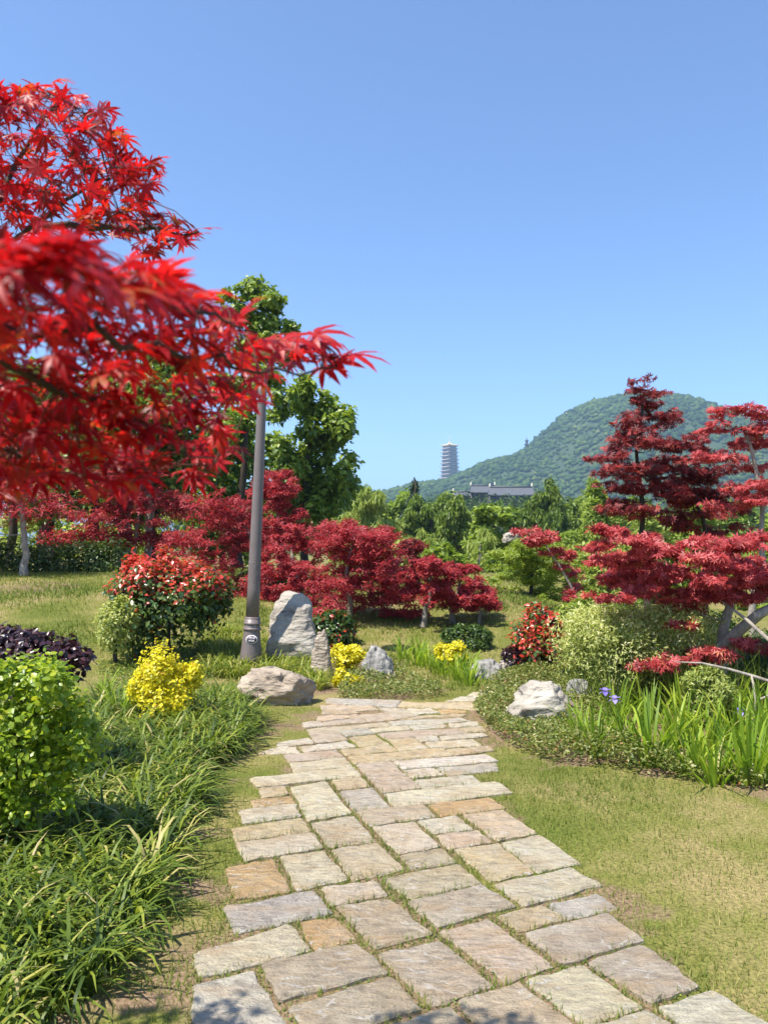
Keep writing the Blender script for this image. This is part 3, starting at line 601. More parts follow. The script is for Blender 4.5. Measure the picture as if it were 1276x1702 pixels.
# pale outcrop near the hill's shoulder
def rock_mesh(rings, seed, amp=0.06, seg=22, freq=3.0):
    """rings: (cx, cy, z, rx, ry) from the ground up"""
    V = []; rs = RS(seed); n = len(rings); ph = rs.uniform(0, 6.28, 4); size = max(r[3] for r in rings)
    for (cx, cy, z, rx, ry) in rings:
        for k in range(seg):
            t = 2 * math.pi * k / seg; c, s_ = math.cos(t), math.sin(t); e = 0.62
            u = math.copysign(abs(c) ** e, c); v = math.copysign(abs(s_) ** e, s_)
            V.append(Vector((cx + rx * u, cy + ry * v, z)))
    A = np.array([tuple(v) for v in V]); c0 = A.mean(0); ext = np.ptp(A, axis=0) / 2
    for k in range(16):                      # broken faces
        d = unit(rs.normal(size=3) + np.array([0, -.4, .25])); lim = rs.uniform(.68, .95); q = ((A - c0) / ext) @ d - lim * np.max(((A - c0) / ext) @ d)
        A = np.where(q[:, None] > 0, A - (q[:, None] * d[None]) * ext * .9, A)
    out = []
    for a in A:
        v = Vector(a); q = v * (freq / size) + Vector((seed * 7.3, 0, 0)); nn = noise.fractal(q, 0.8, 2.1, 5)
        rd = 1 - abs(noise.noise(q * 1.1 + Vector((9, 3, 1)))) * 2; st = abs(noise.noise(Vector((q.x * .5, q.y * .5, q.z * 2.6 + 4)))) - .2
        dv = Vector((v.x - c0[0], v.y - c0[1], 0)); dv = dv.normalized() if dv.length > 1e-6 else Vector((0, 0, 1))
        out.append(v + dv * (nn * .9 - .5 * st - .45 * max(0, rd - .62)) * amp * size * 1.5 + Vector((0, 0, nn * .5)) * amp * size)
    T = []
    for i in range(n - 1):
        for k in range(seg):
            a0 = i * seg + k; a1 = i * seg + (k + 1) % seg; T += [(a0, a1, a1 + seg), (a0, a1 + seg, a0 + seg)]
    out.append(sum((out[(n - 1) * seg + k] for k in range(seg)), Vector()) / seg); c = len(out) - 1
    for k in range(seg): T.append(((n - 1) * seg + k, (n - 1) * seg + (k + 1) % seg, c))
    return tri_mesh('rock', np.array([tuple(v) for v in out]), np.array(T))
p = at(941, 690, 1262); z0 = p[2]
tag(link('cliff_outcrop', rock_mesh([(p[0] + i * 1.2, p[1] + i * 3 - 8, z0 - 14 + i * 4.5, 9 - i * 0.8, 8) for i in range(6)], 91, 0.12), MAT['rock_grey']), 'small bare grey cliff high on the wooded hill', 'cliff')

def square_roof(hw, z, rise, lift, top, n=6):
    """hipped eave: square plan of half width hw, corners lifted, rising to half width top"""
    V = []; seg = 4 * n
    def ringp(h, zz, l):
        for s in range(4):
            for k in range(n):
                t = -1 + 2 * k / n; x, y = ((t, -1), (1, t), (-t, 1), (-1, -t))[s]; cn = (abs(x) * abs(y)) ** 3
                V.append((x * h * (1 + .03 * cn), y * h * (1 + .03 * cn), zz + l * cn))
    ringp(hw * .72, z - .25 * rise, 0); ringp(hw, z, lift); ringp(hw, z + .14 * rise, lift); ringp((hw + top) / 2 * .95, z + .4 * rise, lift * .2); ringp(top, z + rise, 0)
    T = []
    for i in range(4):
        for k in range(seg):
            a0 = i * seg + k; a1 = i * seg + (k + 1) % seg; T += [(a0, a1, a1 + seg), (a0, a1 + seg, a0 + seg)]
    V.append((0, 0, z + rise)); c = len(V) - 1
    for k in range(seg): T.append((4 * seg + k, 4 * seg + (k + 1) % seg, c))
    V.append((0, 0, z - .25 * rise)); c = len(V) - 1
    for k in range(seg): T.append((k, c, (k + 1) % seg))
    return np.array(V), np.array(T)
PD = 1480.0; top = at(747, 737, PD); m_px = PD / F
pg = thing('pagoda', (top[0], top[1], top[2] - 86), 'many-tiered pagoda tower with pale roofs and golden spire beyond the hill', 'pagoda', rot=(0, 0, math.radians(39)))
st_h = 6.15 * m_px; H0 = 86.0
for i in range(10):
    zt = H0 - 1.0 * m_px - i * st_h; hw = (10.6 + 0.30 * i) * m_px * 1.02
    r_in = hw * 0.70
    V, T = square_roof(hw, zt - 3.2 * m_px if i == 0 else zt - 2.6 * m_px, (4.2 if i == 0 else 2.2) * m_px, 1.2 * m_px if i == 0 else .8 * m_px, hw * .15 if i == 0 else hw * .74)
    link('roof', tri_mesh('pagoda_roof', V, T), MAT['gilding' if i == 0 else 'pagoda_roof'], pg, world=False)
    zb = zt - st_h - .4; V, T = box(-r_in, r_in, -r_in, r_in, zb, zt - 2.8 * m_px)
    stv = link('storey', tri_mesh('storey', V, T), MAT['pagoda_wall'], pg, world=False)
    V, T = box(-r_in * 1.16, r_in * 1.16, -r_in * 1.16, r_in * 1.16, zb + 1.6, zb + 2.9); link('balcony', tri_mesh('balcony', V, T), MAT['pagoda_roof'], pg, world=False)
V, T = lathe([(1.9 * m_px, H0 - 1.2 * m_px), (2.0 * m_px, H0 + .3 * m_px), (1.1 * m_px, H0 + 1.2 * m_px), (1.3 * m_px, H0 + 2.0 * m_px), (.6 * m_px, H0 + 2.6 * m_px), (.8 * m_px, H0 + 4 * m_px), (.35 * m_px, H0 + 5.5 * m_px), (.5 * m_px, H0 + 6.5 * m_px), (.1 * m_px, H0 + 13 * m_px)], 10)
link('spire', tri_mesh('spire', V, T), MAT['gilding'], pg, world=False)
# small lookout tower on the ridge
p = at(875, 741, RD); lk = thing('lookout_pavilion', tuple(p - np.array([0, 0, 4])), 'tiny dark lookout tower on the ridge of the wooded hill', 'tower')
for zz, w in ((0, 4.2), (6.5, 3.2)):
    V, T = box(-w * .6, w * .6, -w * .6, w * .6, zz, zz + 6); link('storey', tri_mesh('storey', V, T), MAT['temple_wall'], lk, world=False)
    V, T = square_roof(w, zz + 6, 2.5, .6, w * .2, 4); link('roof', tri_mesh('roof', V, T), MAT['roof_tile'], lk, world=False)
V, T = lathe([(.7, 14), (.5, 17), (.1, 20)], 6); link('spire', tri_mesh('spire', V, T), MAT['temple_wall'], lk, world=False)

def temple(px0, px1, py_ridge, py_eave, d, label, depth=11.0, gable=True):
    a = at(px0, py_eave, d); b = at(px1, py_eave, d); zr = at(px0, py_ridge, d)[2]; W = b[0] - a[0]; zc = a[2]; c = (a[0] + b[0]) / 2
    gz = -2.5
    t = thing('temple_hall', (c, d + depth / 2, gz), label, 'temple', 'temple halls among the trees', rot=(0, 0, math.radians(-4)))
    zc -= gz; zr -= gz; h = zr - zc
    V, T = box(-W / 2 * .9, W / 2 * .9, -depth / 2 * .8, depth / 2 * .8, 0, zc - .15); link('wall', tri_mesh('wall', V, T), MAT['temple_wall'], t, world=False)
    V = []; n = 14
    for j in range(7):          # cross-section front eave - ridge - back eave, concave
        u = -1 + j / 3; zz = zc + h * (1 - abs(u)) ** 1.35
        for i in range(n):
            x = -1 + 2 * i / (n - 1); inset = 0.13 * (1 - abs(u)) if gable else .3 * (1 - abs(u)); lift = .35 * (abs(x) ** 6) * (abs(u) ** 2) * h * .3
            V.append((x * W / 2 * (1 - inset), u * depth / 2 * 1.05, zz + lift))
    top_n = len(V); V += [(x, y, z - .35) for x, y, z in V]; Fc = []
    for j in range(6):
        for i in range(n - 1):
            a0 = j * n + i; Fc.append((a0, a0 + 1, a0 + n + 1, a0 + n)); Fc.append((a0 + top_n, a0 + top_n + n, a0 + top_n + n + 1, a0 + top_n + 1))
    for j in range(6):
        for i in (0, n - 1): a0 = j * n + i; Fc.append((a0, a0 + n, a0 + n + top_n, a0 + top_n))
    for i in range(n - 1):
        for j in (0, 6): a0 = j * n + i; Fc.append((a0, a0 + 1, a0 + 1 + top_n, a0 + top_n))
    # gable infill
    roof = link('roof', mesh_from('roof', V, Fc), MAT['roof_tile'], t, world=False)
    ridge_w = W / 2 * (.87 if gable else .7)
    V, T = box(-ridge_w, ridge_w, -.3, .3, zc + h - .1, zc + h + .6); rd = link('ridge', tri_mesh('ridge', V, T), MAT['roof_tile'], roof, world=False)
    for s in (-1, 1):
        V, T = lathe([(.4, 0), (.5, .4), (.3, .9), (.35, 1.2), (.1, 1.6)], 6); V = V + np.array([s * ridge_w, 0, zc + h + .2])
        link('ridge_ornament', tri_mesh('ridge_ornament', V, T), MAT['ornament'], roof, world=False)
        V = np.array([(s * W / 2 * .86, -depth * .30, zc + h * .28), (s * W / 2 * .86, depth * .30, zc + h * .28), (s * W / 2 * .86, 0, zc + h - .05), (s * W / 2 * .84, -depth * .30, zc + h * .28), (s * W / 2 * .84, depth * .30, zc + h * .28), (s * W / 2 * .84, 0, zc + h - .05)])
        link('gable', tri_mesh('gable', V, np.array([(0, 1, 2), (3, 5, 4), (0, 3, 4), (0, 4, 1), (1, 4, 5), (1, 5, 2), (2, 5, 3), (2, 3, 0)])), MAT['temple_wall'], roof, world=False)
    for k in range(7):
        x = -W / 2 * .86 + k * W * .86 / 6; V, T = lathe([(.35, 0), (.35, zc)], 8); V = V + np.array([x, -depth / 2 * .86, 0]); link('column', tri_mesh('column', V, T), MAT['pagoda_wall'], t, world=False)
temple(782, 828, 806, 818, 345, 'left of the dark tiled temple halls above the trees', 12)
temple(812, 893, 808.5, 822.5, 330, 'wide dark grey tiled temple hall on the right, above the trees', 12)
temple(752, 790, 817, 823, 352, 'low end of the dark temple buildings, lowest and farthest left', 8)

# ------------------------------------------------------------------ distant and middle trees
def T_(x0, x1, y0, y1, k, seed, ry=None):
    """k foliage pads filling a pixel box"""
    rs = RS(seed); out = []; w = x1 - x0; h = y1 - y0
    for i in range(k):
        u, v = rs.uniform(0.18, .82), rs.uniform(.12, .88); r = rs.uniform(.20, .32); out.append((x0 + u * w, y0 + v * h, r * w, (ry or r * .75) * h if ry is None else ry))
    return out
def dome(x0, x1, y0, y1, k, seed, power=2.0):
    """pads filling a rounded crown outline; power < 2 narrows it toward the top"""
    rs = RS(seed); w, h = x1 - x0, y1 - y0; out = [((x0 + x1) / 2, y0 + .62 * h, w * .30, h * .28)]
    for i in range(int(k * 1.6)):
        v = (i + rs.rand()) / (k * 1.6); half = (1 - (1 - min(1, v * 1.7)) ** power) ** .5 if power >= 2 else min(1, v * 1.5 + .12) ** (2 - power / 2)
        u = rs.uniform(-1, 1) * half; r = rs.uniform(.11, .19)
        out.append(((x0 + x1) / 2 + u * w * .40, y0 + h * (.06 + .88 * v), w * r * (.75 + .35 * half), h * r * .62))
    return out
def tree(label, pads, d, n, temps, size, mat, trunk, tr, bark='bark_dark', style='ball', group='trees beyond the garden', **kw):
    kw.setdefault('rag', 3); kw.setdefault('spread', .36)
    if style in ('hang', 'upright'): n, size = int(n * 1.7), size * .74
    else: n, size = int(n * 1.0), size * .98
    return woody(kw.pop('name', 'broadleaf_tree'), label, 'tree', pads, d, n, temps, size, mat, trunk=trunk, tr=tr, bark=bark, style=style, group=group, **kw)

# far wood under the temple, one mass
rs = RS(33); n = 240; X = rs.uniform(-90, 170, n); Y = rs.uniform(190, 320, n); S = rs.uniform(3.5, 6.5, n); PX = X / Y * F + CX
Hh = (HOR - np.interp(PX, [300, 560, 700, 760, 880, 960, 1050, 1276], [835, 838, 838, 832, 832, 838, 842, 850])) * Y / F - S * .4 + rs.uniform(-3, 1, n)
Zc = np.maximum(Hh, 1.5)
tint = np.clip(rs.normal(.45, .25, n), 0, 1)
m = 170; u = unit(rs.normal(size=(n, m, 3))) * (rs.rand(n, m, 1) ** .3); u[..., 2] = np.where(u[..., 2] < 0, u[..., 2] * 2.2, u[..., 2])
P = np.stack([X, Y, Zc], -1)[:, None, :] + u * S[:, None, None] * np.array([1, 1, 1.05]); P = P.reshape(-1, 3); q = len(P)
o = leaf_mass('distant_woods', T_DIA, P, frames(u.reshape(-1, 3) + np.array([0, 0, .6]) + rs.normal(size=(q, 3)) * .5, rs.normal(size=(q, 3))), rs.uniform(.9, 1.9, q), np.clip(np.repeat(tint, m) + rs.normal(0, .14, q), 0, 1), 'far_wood', seed=3); tag(o, 'distant dark wood below the temple roofs', kind='stuff')

tree('pale weeping willow left of the dark conifer', dome(556, 668, 806, 930, 14, 41), 48, 7000, T_WISP, .75, 'willow_pale', [(612, 960), (612, 840)], (.25, .08), style='hang', seed=41, dj=1.2, name='willow_tree', spread=.3)
tree('pale willow strip right behind the crimson maples', dome(650, 735, 880, 985, 10, 42), 34, 4500, T_WISP, .6, 'willow_pale', [(690, 1000), (690, 900)], (.2, .06), style='hang', seed=42, dj=1, name='willow_tree')
tree('pale willow beside the bare grey trunk in the centre', dome(770, 850, 880, 990, 10, 43), 36, 4500, T_WISP, .6, 'willow_pale', [(812, 1000), (812, 900)], (.2, .06), style='hang', seed=43, dj=1, name='willow_tree')
tree('dark narrow conifer with a pointed tip', [(690, 812, 7, 14), (690, 835, 20, 18), (692, 858, 28, 20), (690, 885, 33, 22)], 62, 4200, T_SLIM, .55, 'conifer_dark', [(690, 930), (690, 800)], (.3, .05), style='hang', seed=44, dj=.5, name='conifer_tree')
tree('mid green bushy redwood right of the dark conifer', dome(640, 745, 820, 930, 14, 45, 1.6), 58, 6500, T_SLIM, .6, 'redwood_green', [(716, 950), (716, 840)], (.3, .06), style='hang', seed=45, dj=1, name='redwood_tree')
tree('bright mid green redwood below the low temple roof', dome(712, 812, 822, 945, 14, 46, 1.6), 54, 7000, T_SLIM, .6, 'redwood_green', [(757, 960), (757, 840)], (.3, .06), style='hang', seed=46, dj=1, name='redwood_tree')
tree('lime green flat-topped tree below the wide temple hall', [(822, 852, 22, 8), (800, 866, 18, 8), (838, 866, 14, 8), (815, 884, 26, 9), (795, 900, 20, 9), (840, 905, 24, 10)], 44, 3000, T_DIA, .38, 'broad_light', [(818, 960), (820, 870)], (.16, .05), style='tier', seed=47, dj=.6)
tree('round dark green cedar right of the temple', dome(866, 958, 800, 930, 16, 48, 2.4), 60, 7500, T_SLIM, .6, 'redwood_green', [(912, 960), (912, 830)], (.35, .08), style='hang', seed=48, dj=1, name='cedar_tree', tintf=lambda P, C, Rr, H, rs: rs.normal(.28, .2, len(P)))
tree('tall feathery lime poplar left of the tall dark maple', dome(938, 1040, 800, 935, 14, 49, 1.3), 42, 6500, T_SLIM, .42, 'broad_light', [(985, 980), (985, 820)], (.2, .05), bark='bark_grey', style='upright', seed=49, dj=.8)
tree('pale feathery tree behind the tall dark maple', dome(1020, 1130, 850, 990, 12, 50), 34, 5500, T_SLIM, .4, 'willow_pale', [(1075, 1000), (1075, 870)], (.18, .05), bark='bark_grey', seed=50, dj=.8)
tree('leafy green tree between the two slim maples on the right', dome(1120, 1235, 840, 1000, 14, 51), 26, 6000, T_DIA, .3, 'broad_light', [(1180, 1010), (1180, 870)], (.16, .05), bark='bark_grey', seed=51, dj=.8)
tree('bright green tree at the right edge behind the slim grey trunk', dome(1205, 1440, 855, 1050, 18, 52), 18, 8000, T_DIA, .2, 'broad_light', [(1270, 1070), (1270, 900)], (.12, .04), bark='bark_grey', seed=52, dj=.6)
tree('bare grey forked trunk with few leaves in the centre', [(797, 905, 10, 10), (790, 918, 8, 8), (806, 925, 9, 8)], 30, 160, T_DIA, .16, 'broad_light', [(795, 1000), (796, 950), (798, 900)], (.09, .03), bark='bark_grey', seed=53, dj=.3, name='bare_tree')
tree('yellow green leafy tree filling the gap beside the willow', dome(690, 790, 905, 1010, 12, 54), 26, 5000, T_DIA, .24, 'broad_light', [(735, 1020), (735, 920)], (.12, .04), seed=54, dj=.6)
tree('leafy thicket tree below the bare grey trunk', dome(770, 870, 925, 1025, 10, 55), 22, 4200, T_DIA, .19, 'broad_green', [(815, 1040), (815, 940)], (.1, .03), seed=55, dj=.5)
tree('large leafy tree left of the pale willow, tallest right of the lamp', dome(428, 588, 632, 890, 24, 56, 2.2), 27, 13000, T_LEAF4, .27, 'broad_green', [(506, 930), (508, 850), (512, 720)], (.16, .05), seed=56, dj=.8, spread=.24, tintf=lambda P, C, Rr, H, rs: rs.normal(.62, .22, len(P)) + .15 * H)
tree('tall leafy tree with light crown behind the lamp head', [(462, 498, 22, 11), (478, 545, 18, 12), (484, 590, 22, 14), (380, 492, 20, 10), (410, 480, 32, 16), (445, 505, 34, 18), (400, 520, 36, 18), (430, 545, 42, 20), (455, 580, 40, 24), (410, 580, 40, 24), (440, 625, 38, 24), (390, 640, 40, 26), (400, 700, 44, 30), (360, 740, 44, 30)], 24, 9000, T_LEAF4, .22, 'broad_green', [(395, 930), (400, 800), (425, 560)], (.16, .04), seed=57, dj=.7, spread=.25, tintf=lambda P, C, Rr, H, rs: rs.normal(.65, .22, len(P)) + .15 * H)
tree('dark leafy tree behind the red foreground branch', dome(170, 380, 560, 880, 22, 58), 22, 8000, T_LEAF4, .22, 'broad_green', [(252, 940), (255, 850), (270, 650)], (.13, .05), seed=58, dj=.8)
tree('dark leafy tree at the left edge over the hedge', dome(-80, 190, 600, 870, 22, 59), 21, 7000, T_LEAF4, .22, 'broad_green', [(86, 940), (84, 850), (80, 680)], (.16, .05), seed=59, dj=.8)
# bare dark trunks in the grove
for k, (x, w, d, l) in enumerate([(156, .15, 21, 'dark straight trunk in the grove, left of the two above the hedge'), (207, .19, 20, 'thick grey straight trunk in the grove, right of the two above the hedge'), (72, .15, 23, 'dark trunk in the grove behind the pale young maple'), (247, .11, 21, 'slim pale trunk in the grove behind the red-tipped bush'), (20, .14, 24, 'dark trunk at the left edge of the grove')]):
    tree(l, [(x - 20, 700, 60, 30), (x + 30, 680, 60, 30), (x, 640, 70, 30)], d, 900, T_LEAF4, .22, 'broad_green', [(x, 930), (x + 1, 850), (x + 3, 690)], (w, w * .7), bark='bark_grey' if k in (1, 3) else 'bark_dark', seed=60 + k, group='trees of the grove', name='grove_tree')
# second row behind the garden, closing the view
row = [(545, 640, 822, 935, 'willow_pale', 'pale tree in the back row behind the weeping willow'), (625, 720, 832, 940, 'broad_light', 'light green tree in the back row left of the conifer'), (700, 790, 838, 945, 'redwood_green', 'green tree in the back row below the low temple end'), (775, 870, 842, 950, 'broad_green', 'dark tree in the back row below the wide temple hall'), (845, 935, 846, 950, 'broad_light', 'light tree in the back row at the foot of the cedar'), (930, 1030, 832, 950, 'redwood_green', 'green tree in the back row right of the cedar'), (1010, 1110, 838, 960, 'broad_green', 'dark tree in the back row behind the tall maple'), (1095, 1200, 832, 960, 'broad_light', 'light tree in the back row behind the forked maple'), (1185, 1300, 838, 970, 'broad_green', 'dark tree in the back row at the right edge')]
for k, (a, b, c, e, mt, lb) in enumerate(row):
    tree(lb, dome(a - 10, b + 10, c - 10, e, 14, 700 + k), 78, 5000, T_SLIM if 'red' in mt else T_DIA, .62, mt, [((a + b) / 2, 950), ((a + b) / 2, c + 30)], (.25, .08), seed=700 + k, dj=1.5, group='back row of trees')
front = [(560, 660, 890, 985, 24, 'broad_light', 'yellowish thicket tree right behind the large round maple'), (840, 935, 905, 1010, 24, 'broad_light', 'yellowish thicket tree behind the green maple'), (935, 1040, 880, 1010, 23, 'willow_pale', 'pale thicket tree left behind the tall slim maple'), (1040, 1150, 900, 1020, 20, 'broad_green', 'green thicket tree under the tall slim maple'), (640, 730, 940, 1010, 21, 'broad_green', 'dark thicket tree between the slope maples'), (740, 840, 955, 1020, 21, 'willow_pale', 'pale thicket at the top of the mown slope')]
for k, (a, b, c, e, d, mt, lb) in enumerate(front):
    tree(lb, dome(a, b, c, e, 10, 720 + k), d, 4200, T_DIA, .008 * d, mt, [((a + b) / 2, e + 5), ((a + b) / 2, c + 30)], (.10, .03), seed=720 + k, dj=.8, group='thicket behind the slope', name='thicket_tree')
leftrow = [(-120, 60, 640, 860, 33, 'deep green tree of the grove backdrop at the left edge'), (30, 210, 660, 855, 34, 'deep green tree of the grove backdrop, second from left'), (170, 340, 640, 855, 33, 'deep green tree of the grove backdrop, third from left'), (300, 470, 700, 930, 31, 'deep green tree of the grove backdrop behind the lamp')]
for k, (a, b, c, e, d, lb) in enumerate(leftrow):
    tree(lb, dome(a, b, c, e, 18, 740 + k), d, 5500, T_LEAF4, .30, 'broad_green', [((a + b) / 2, 945), ((a + b) / 2, c + 80)], (.16, .05), seed=740 + k, dj=.8, group='grove backdrop')
# light glade behind the grove
tree('sunny yellow green shrubs glowing behind the grove trunks', dome(-20, 330, 815, 935, 20, 66), 28, 6000, T_DIA, .26, 'willow_pale', [(180, 960), (180, 880)], (.1, .04), seed=66, dj=.8, name='glade_tree')
tree('leafy green tree between the grove and the crimson maples', dome(290, 470, 740, 930, 16, 67), 25, 6000, T_LEAF4, .22, 'broad_green', [(370, 950), (370, 830)], (.12, .04), seed=67, dj=.8)

# ------------------------------------------------------------------ crimson maples on the slope
def maple(label, pads, d, n, trunk, tr, mat='maple_crimson', bark='bark_grey', seed=1, size=.085, temps=None, group='crimson maples on the slope', **kw):
    kw.setdefault('dj', .55); kw.setdefault('clumps', 5); kw.setdefault('spread', .40); kw.setdefault('rag', 4)
    return woody('japanese_maple', label, 'tree', pads, d, n, temps or T_STAR3, size, mat, trunk=trunk, tr=tr, bark=bark, style='tier', group=group, seed=seed, **kw)
def tiers(x0, x1, y0, y1, k, seed, power=2.0):
    rs = RS(seed); out = []; w = x1 - x0; h = y1 - y0
    for i in range(int(k * 1.5)):
        v = rs.rand(); half = math.sqrt(max(.10, 1 - (1 - min(1, v * 1.25)) ** power)) * .44; u = .5 + rs.uniform(-1, 1) * half
        out.append((x0 + u * w, y0 + v * h, w * rs.uniform(.08, .17), h * rs.uniform(.05, .11)))
    return out
g = G(40, 957)
maple('pale-barked young maple standing on bare earth at far left', tiers(-330, 135, 690, 868, 44, 71) , g[1], 7000, [(40, 957), (44, 910), (38, 860), (20, 800), (30, 740)], (.085, .03), bark='bark_pale', seed=71, size=.095)  # crown stretched past the left frame edge to shade the lawn
maple('crimson maple behind the hedge, over the grove trunks', tiers(120, 340, 765, 880, 26, 72), 19.5, 4200, [(222, 950), (225, 900), (235, 830)], (.07, .03), seed=72, size=.10)
maple('wide crimson maple directly behind the lamp post', tiers(270, 500, 830, 1000, 34, 73), 14.6, 7200, [(405, 1010), (428, 960), (420, 900), (400, 860)], (.07, .03), bark='bark_grey', seed=73, size=.072)
maple('tall crimson maple with a high crown right of the lamp post', tiers(400, 512, 790, 930, 22, 74), 17.5, 4200, [(470, 1000), (468, 930), (460, 840)], (.07, .03), seed=74, size=.085)
maple('crimson maple low behind the standing grey rock', tiers(430, 545, 880, 1000, 20, 75), 13.6, 3900, [(500, 1030), (497, 980), (485, 920)], (.05, .02), seed=75, size=.07)
maple('large round crimson maple in the middle of the slope', tiers(478, 690, 880, 1012, 40, 76), G(579, 1032)[1], 8300, [(579, 1032), (582, 1000), (576, 950), (585, 910)], (.05, .02), seed=76, size=.066)
maple('small dark wine maple right behind the large round one', tiers(635, 735, 903, 995, 20, 77), 15.0, 4500, [(735, 1020), (722, 995), (690, 960)], (.05, .02), mat='maple_dark', seed=77, size=.072)
maple('small slim crimson maple on the mown slope, left of a pair', tiers(668, 768, 932, 1000, 18, 78), G(703, 1043)[1], 2800, [(703, 1043), (708, 1010), (716, 985), (715, 950)], (.05, .02), seed=78, size=.066)
maple('small spreading crimson maple on the mown slope, right of a pair', tiers(722, 826, 946, 1010, 18, 79), G(751, 1036)[1], 2800, [(751, 1036), (750, 1010), (760, 985), (765, 965)], (.05, .02), seed=79, size=.066)
maple('tiny low crimson maple at the end of the mown slope', tiers(772, 826, 985, 1012, 7, 80), G(796, 1035)[1], 700, [(796, 1035), (797, 1010), (798, 996)], (.03, .012), seed=80, size=.066)
maple('green-leaved maple with yellowish crown right of the slope', tiers(806, 966, 900, 1012, 34, 81), 15.5, 6500, [(880, 1045), (882, 990), (885, 930)], (.06, .02), mat='maple_green', bark='bark_dark', seed=81, size=.075, group='maples on the right')
maple('thin red-tufted maple sprig rising through the green maple', [(884, 888, 26, 7), (905, 895, 24, 7), (895, 902, 22, 6), (922, 915, 16, 6), (945, 925, 16, 6), (935, 940, 14, 5), (955, 955, 14, 5), (963, 975, 14, 5), (948, 992, 18, 6)], 13.2, 1500, [(962, 1050), (950, 975), (925, 935), (905, 905)], (.03, .012), mat='maple_pink', bark='bark_pale', seed=82, size=.07, dj=.2, group='maples on the right')

# ------------------------------------------------------------------ maples on the right
maple('tall slim dark red maple rising highest at right', [(1060, 640, 26, 9), (1078, 655, 24, 8), (1052, 668, 20, 7), (1090, 672, 20, 7), (1072, 690, 32, 8), (1105, 688, 22, 6), (1045, 702, 34, 8), (1092, 708, 34, 8), (1060, 722, 36, 9), (1110, 735, 26, 8), (1035, 735, 32, 8), (1070, 745, 40, 9), (1020, 760, 38, 9), (1075, 770, 48, 10), (1120, 775, 34, 8), (1010, 785, 40, 8), (1060, 790, 50, 10), (1040, 808, 44, 9), (1095, 812, 42, 10), (1050, 830, 50, 10), (1030, 850, 40, 9), (1085, 848, 36, 10)], 10.0, 3400, [(1084, 1100), (1078, 960), (1063, 870), (1062, 780), (1066, 700), (1062, 645)], (.055, .012), mat='maple_dark', bark='bark_dark', seed=83, size=.064, temps=T_MAPLE_MID, dj=.3, spread=.5, group='maples on the right')
maple('dark red maple with a forked crown behind the tall slim one', [(1120, 745, 34, 8), (1140, 730, 26, 8), (1165, 745, 22, 7), (1110, 770, 34, 8), (1150, 772, 34, 8), (1185, 758, 20, 6), (1135, 795, 36, 9), (1170, 790, 34, 9), (1200, 780, 20, 7), (1120, 818, 40, 10), (1160, 820, 38, 9), (1195, 830, 34, 9), (1130, 845, 40, 10), (1175, 850, 36, 9), (1220, 845, 28, 8), (1140, 870, 40, 10), (1190, 875, 32, 9)], 10.6, 2900, [(1172, 1080), (1174, 900), (1166, 850), (1140, 815), (1125, 770)], (.05, .015), mat='maple_dark', bark='bark_dark', seed=84, size=.068, temps=T_MAPLE_MID, dj=.35, spread=.5, group='maples on the right')
maple('slim pale-stemmed maple at the right edge with sparse tufts', [(1195, 690, 18, 6), (1215, 684, 26, 7), (1242, 680, 16, 5), (1265, 690, 20, 6), (1290, 695, 24, 7), (1205, 712, 30, 6), (1240, 715, 20, 6), (1280, 712, 22, 6), (1235, 735, 20, 6), (1262, 738, 20, 6), (1290, 735, 24, 6), (1190, 758, 26, 6), (1225, 762, 20, 5), (1260, 778, 22, 6), (1225, 815, 34, 8), (1262, 805, 28, 8), (1240, 828, 34, 8), (1205, 840, 26, 6), (1285, 820, 26, 8)], 9.0, 1900, [(1252, 1080), (1258, 950), (1268, 870), (1266, 840), (1255, 790), (1246, 740), (1236, 715)], (.05, .018), mat='maple_pink', bark='bark_pale', seed=85, size=.062, temps=T_MAPLE_MID, dj=.3, spread=.5, group='maples on the right')
low = [(1010, 880, 30, 8), (1040, 900, 30, 8), (990, 905, 22, 7), (1075, 895, 30, 9), (1100, 915, 36, 9), (1060, 925, 34, 9), (1020, 930, 30, 8), (1135, 905, 36, 9), (1170, 900, 34, 9), (1205, 905, 34, 9), (1150, 930, 44, 10), (1190, 935, 44, 10), (1110, 945, 46, 10), (1070, 955, 40, 9), (1230, 930, 40, 10), (1265, 945, 40, 10), (1140, 960, 50, 10), (1190, 965, 50, 11), (1240, 965, 46, 11), (1090, 975, 44, 9), (1050, 985, 34, 8), (1130, 990, 46, 9), (1175, 990, 44, 10), (1230, 990, 44, 10), (1290, 975, 50, 11), (1145, 1010, 30, 6), (1320, 940, 40, 10), (1030, 965, 26, 7), (1000, 990, 22, 6), (1260, 900, 36, 9), (1140, 1040, 16, 6), (1150, 1090, 34, 9), (1180, 1085, 24, 7), (1110, 1100, 30, 8), (1080, 1100, 22, 7), (1235, 1065, 20, 6), (1262, 1075, 22, 6)]
maple('spreading red maple with thick pale forked trunk at right', low, 7.2, 7600, [(1188, 1215), (1190, 1160), (1197, 1090), (1200, 1050), (1212, 1005), (1235, 960)], (.085, .03), mat='maple_pink', bark='bark_pale', seed=86, size=.06, temps=T_MAPLE_MID, dj=.45, spread=.45, twigs=3, group='maples on the right')
mb = [o for o in COL.objects if o.get('label', '').startswith('spreading red maple')][0]
B = Bag(); rs = RS(7)
B.add(*tube([at(1197, 1075, 7.2), at(1225, 1050, 7.0), at(1262, 1020, 6.9), at(1300, 1000, 6.8)], [.055, .05, .045, .035], 8))
B.add(*tube([at(1300, 1140, 6.2), at(1255, 1125, 6.25), at(1210, 1112, 6.3), at(1165, 1102, 6.4), at(1120, 1100, 6.5)], [.016, .014, .012, .009, .004], 6))
B.add(*tube([at(1247, 1205, 6.2), at(1256, 1165, 6.2), at(1248, 1122, 6.25)], [.014, .011, .008], 6))
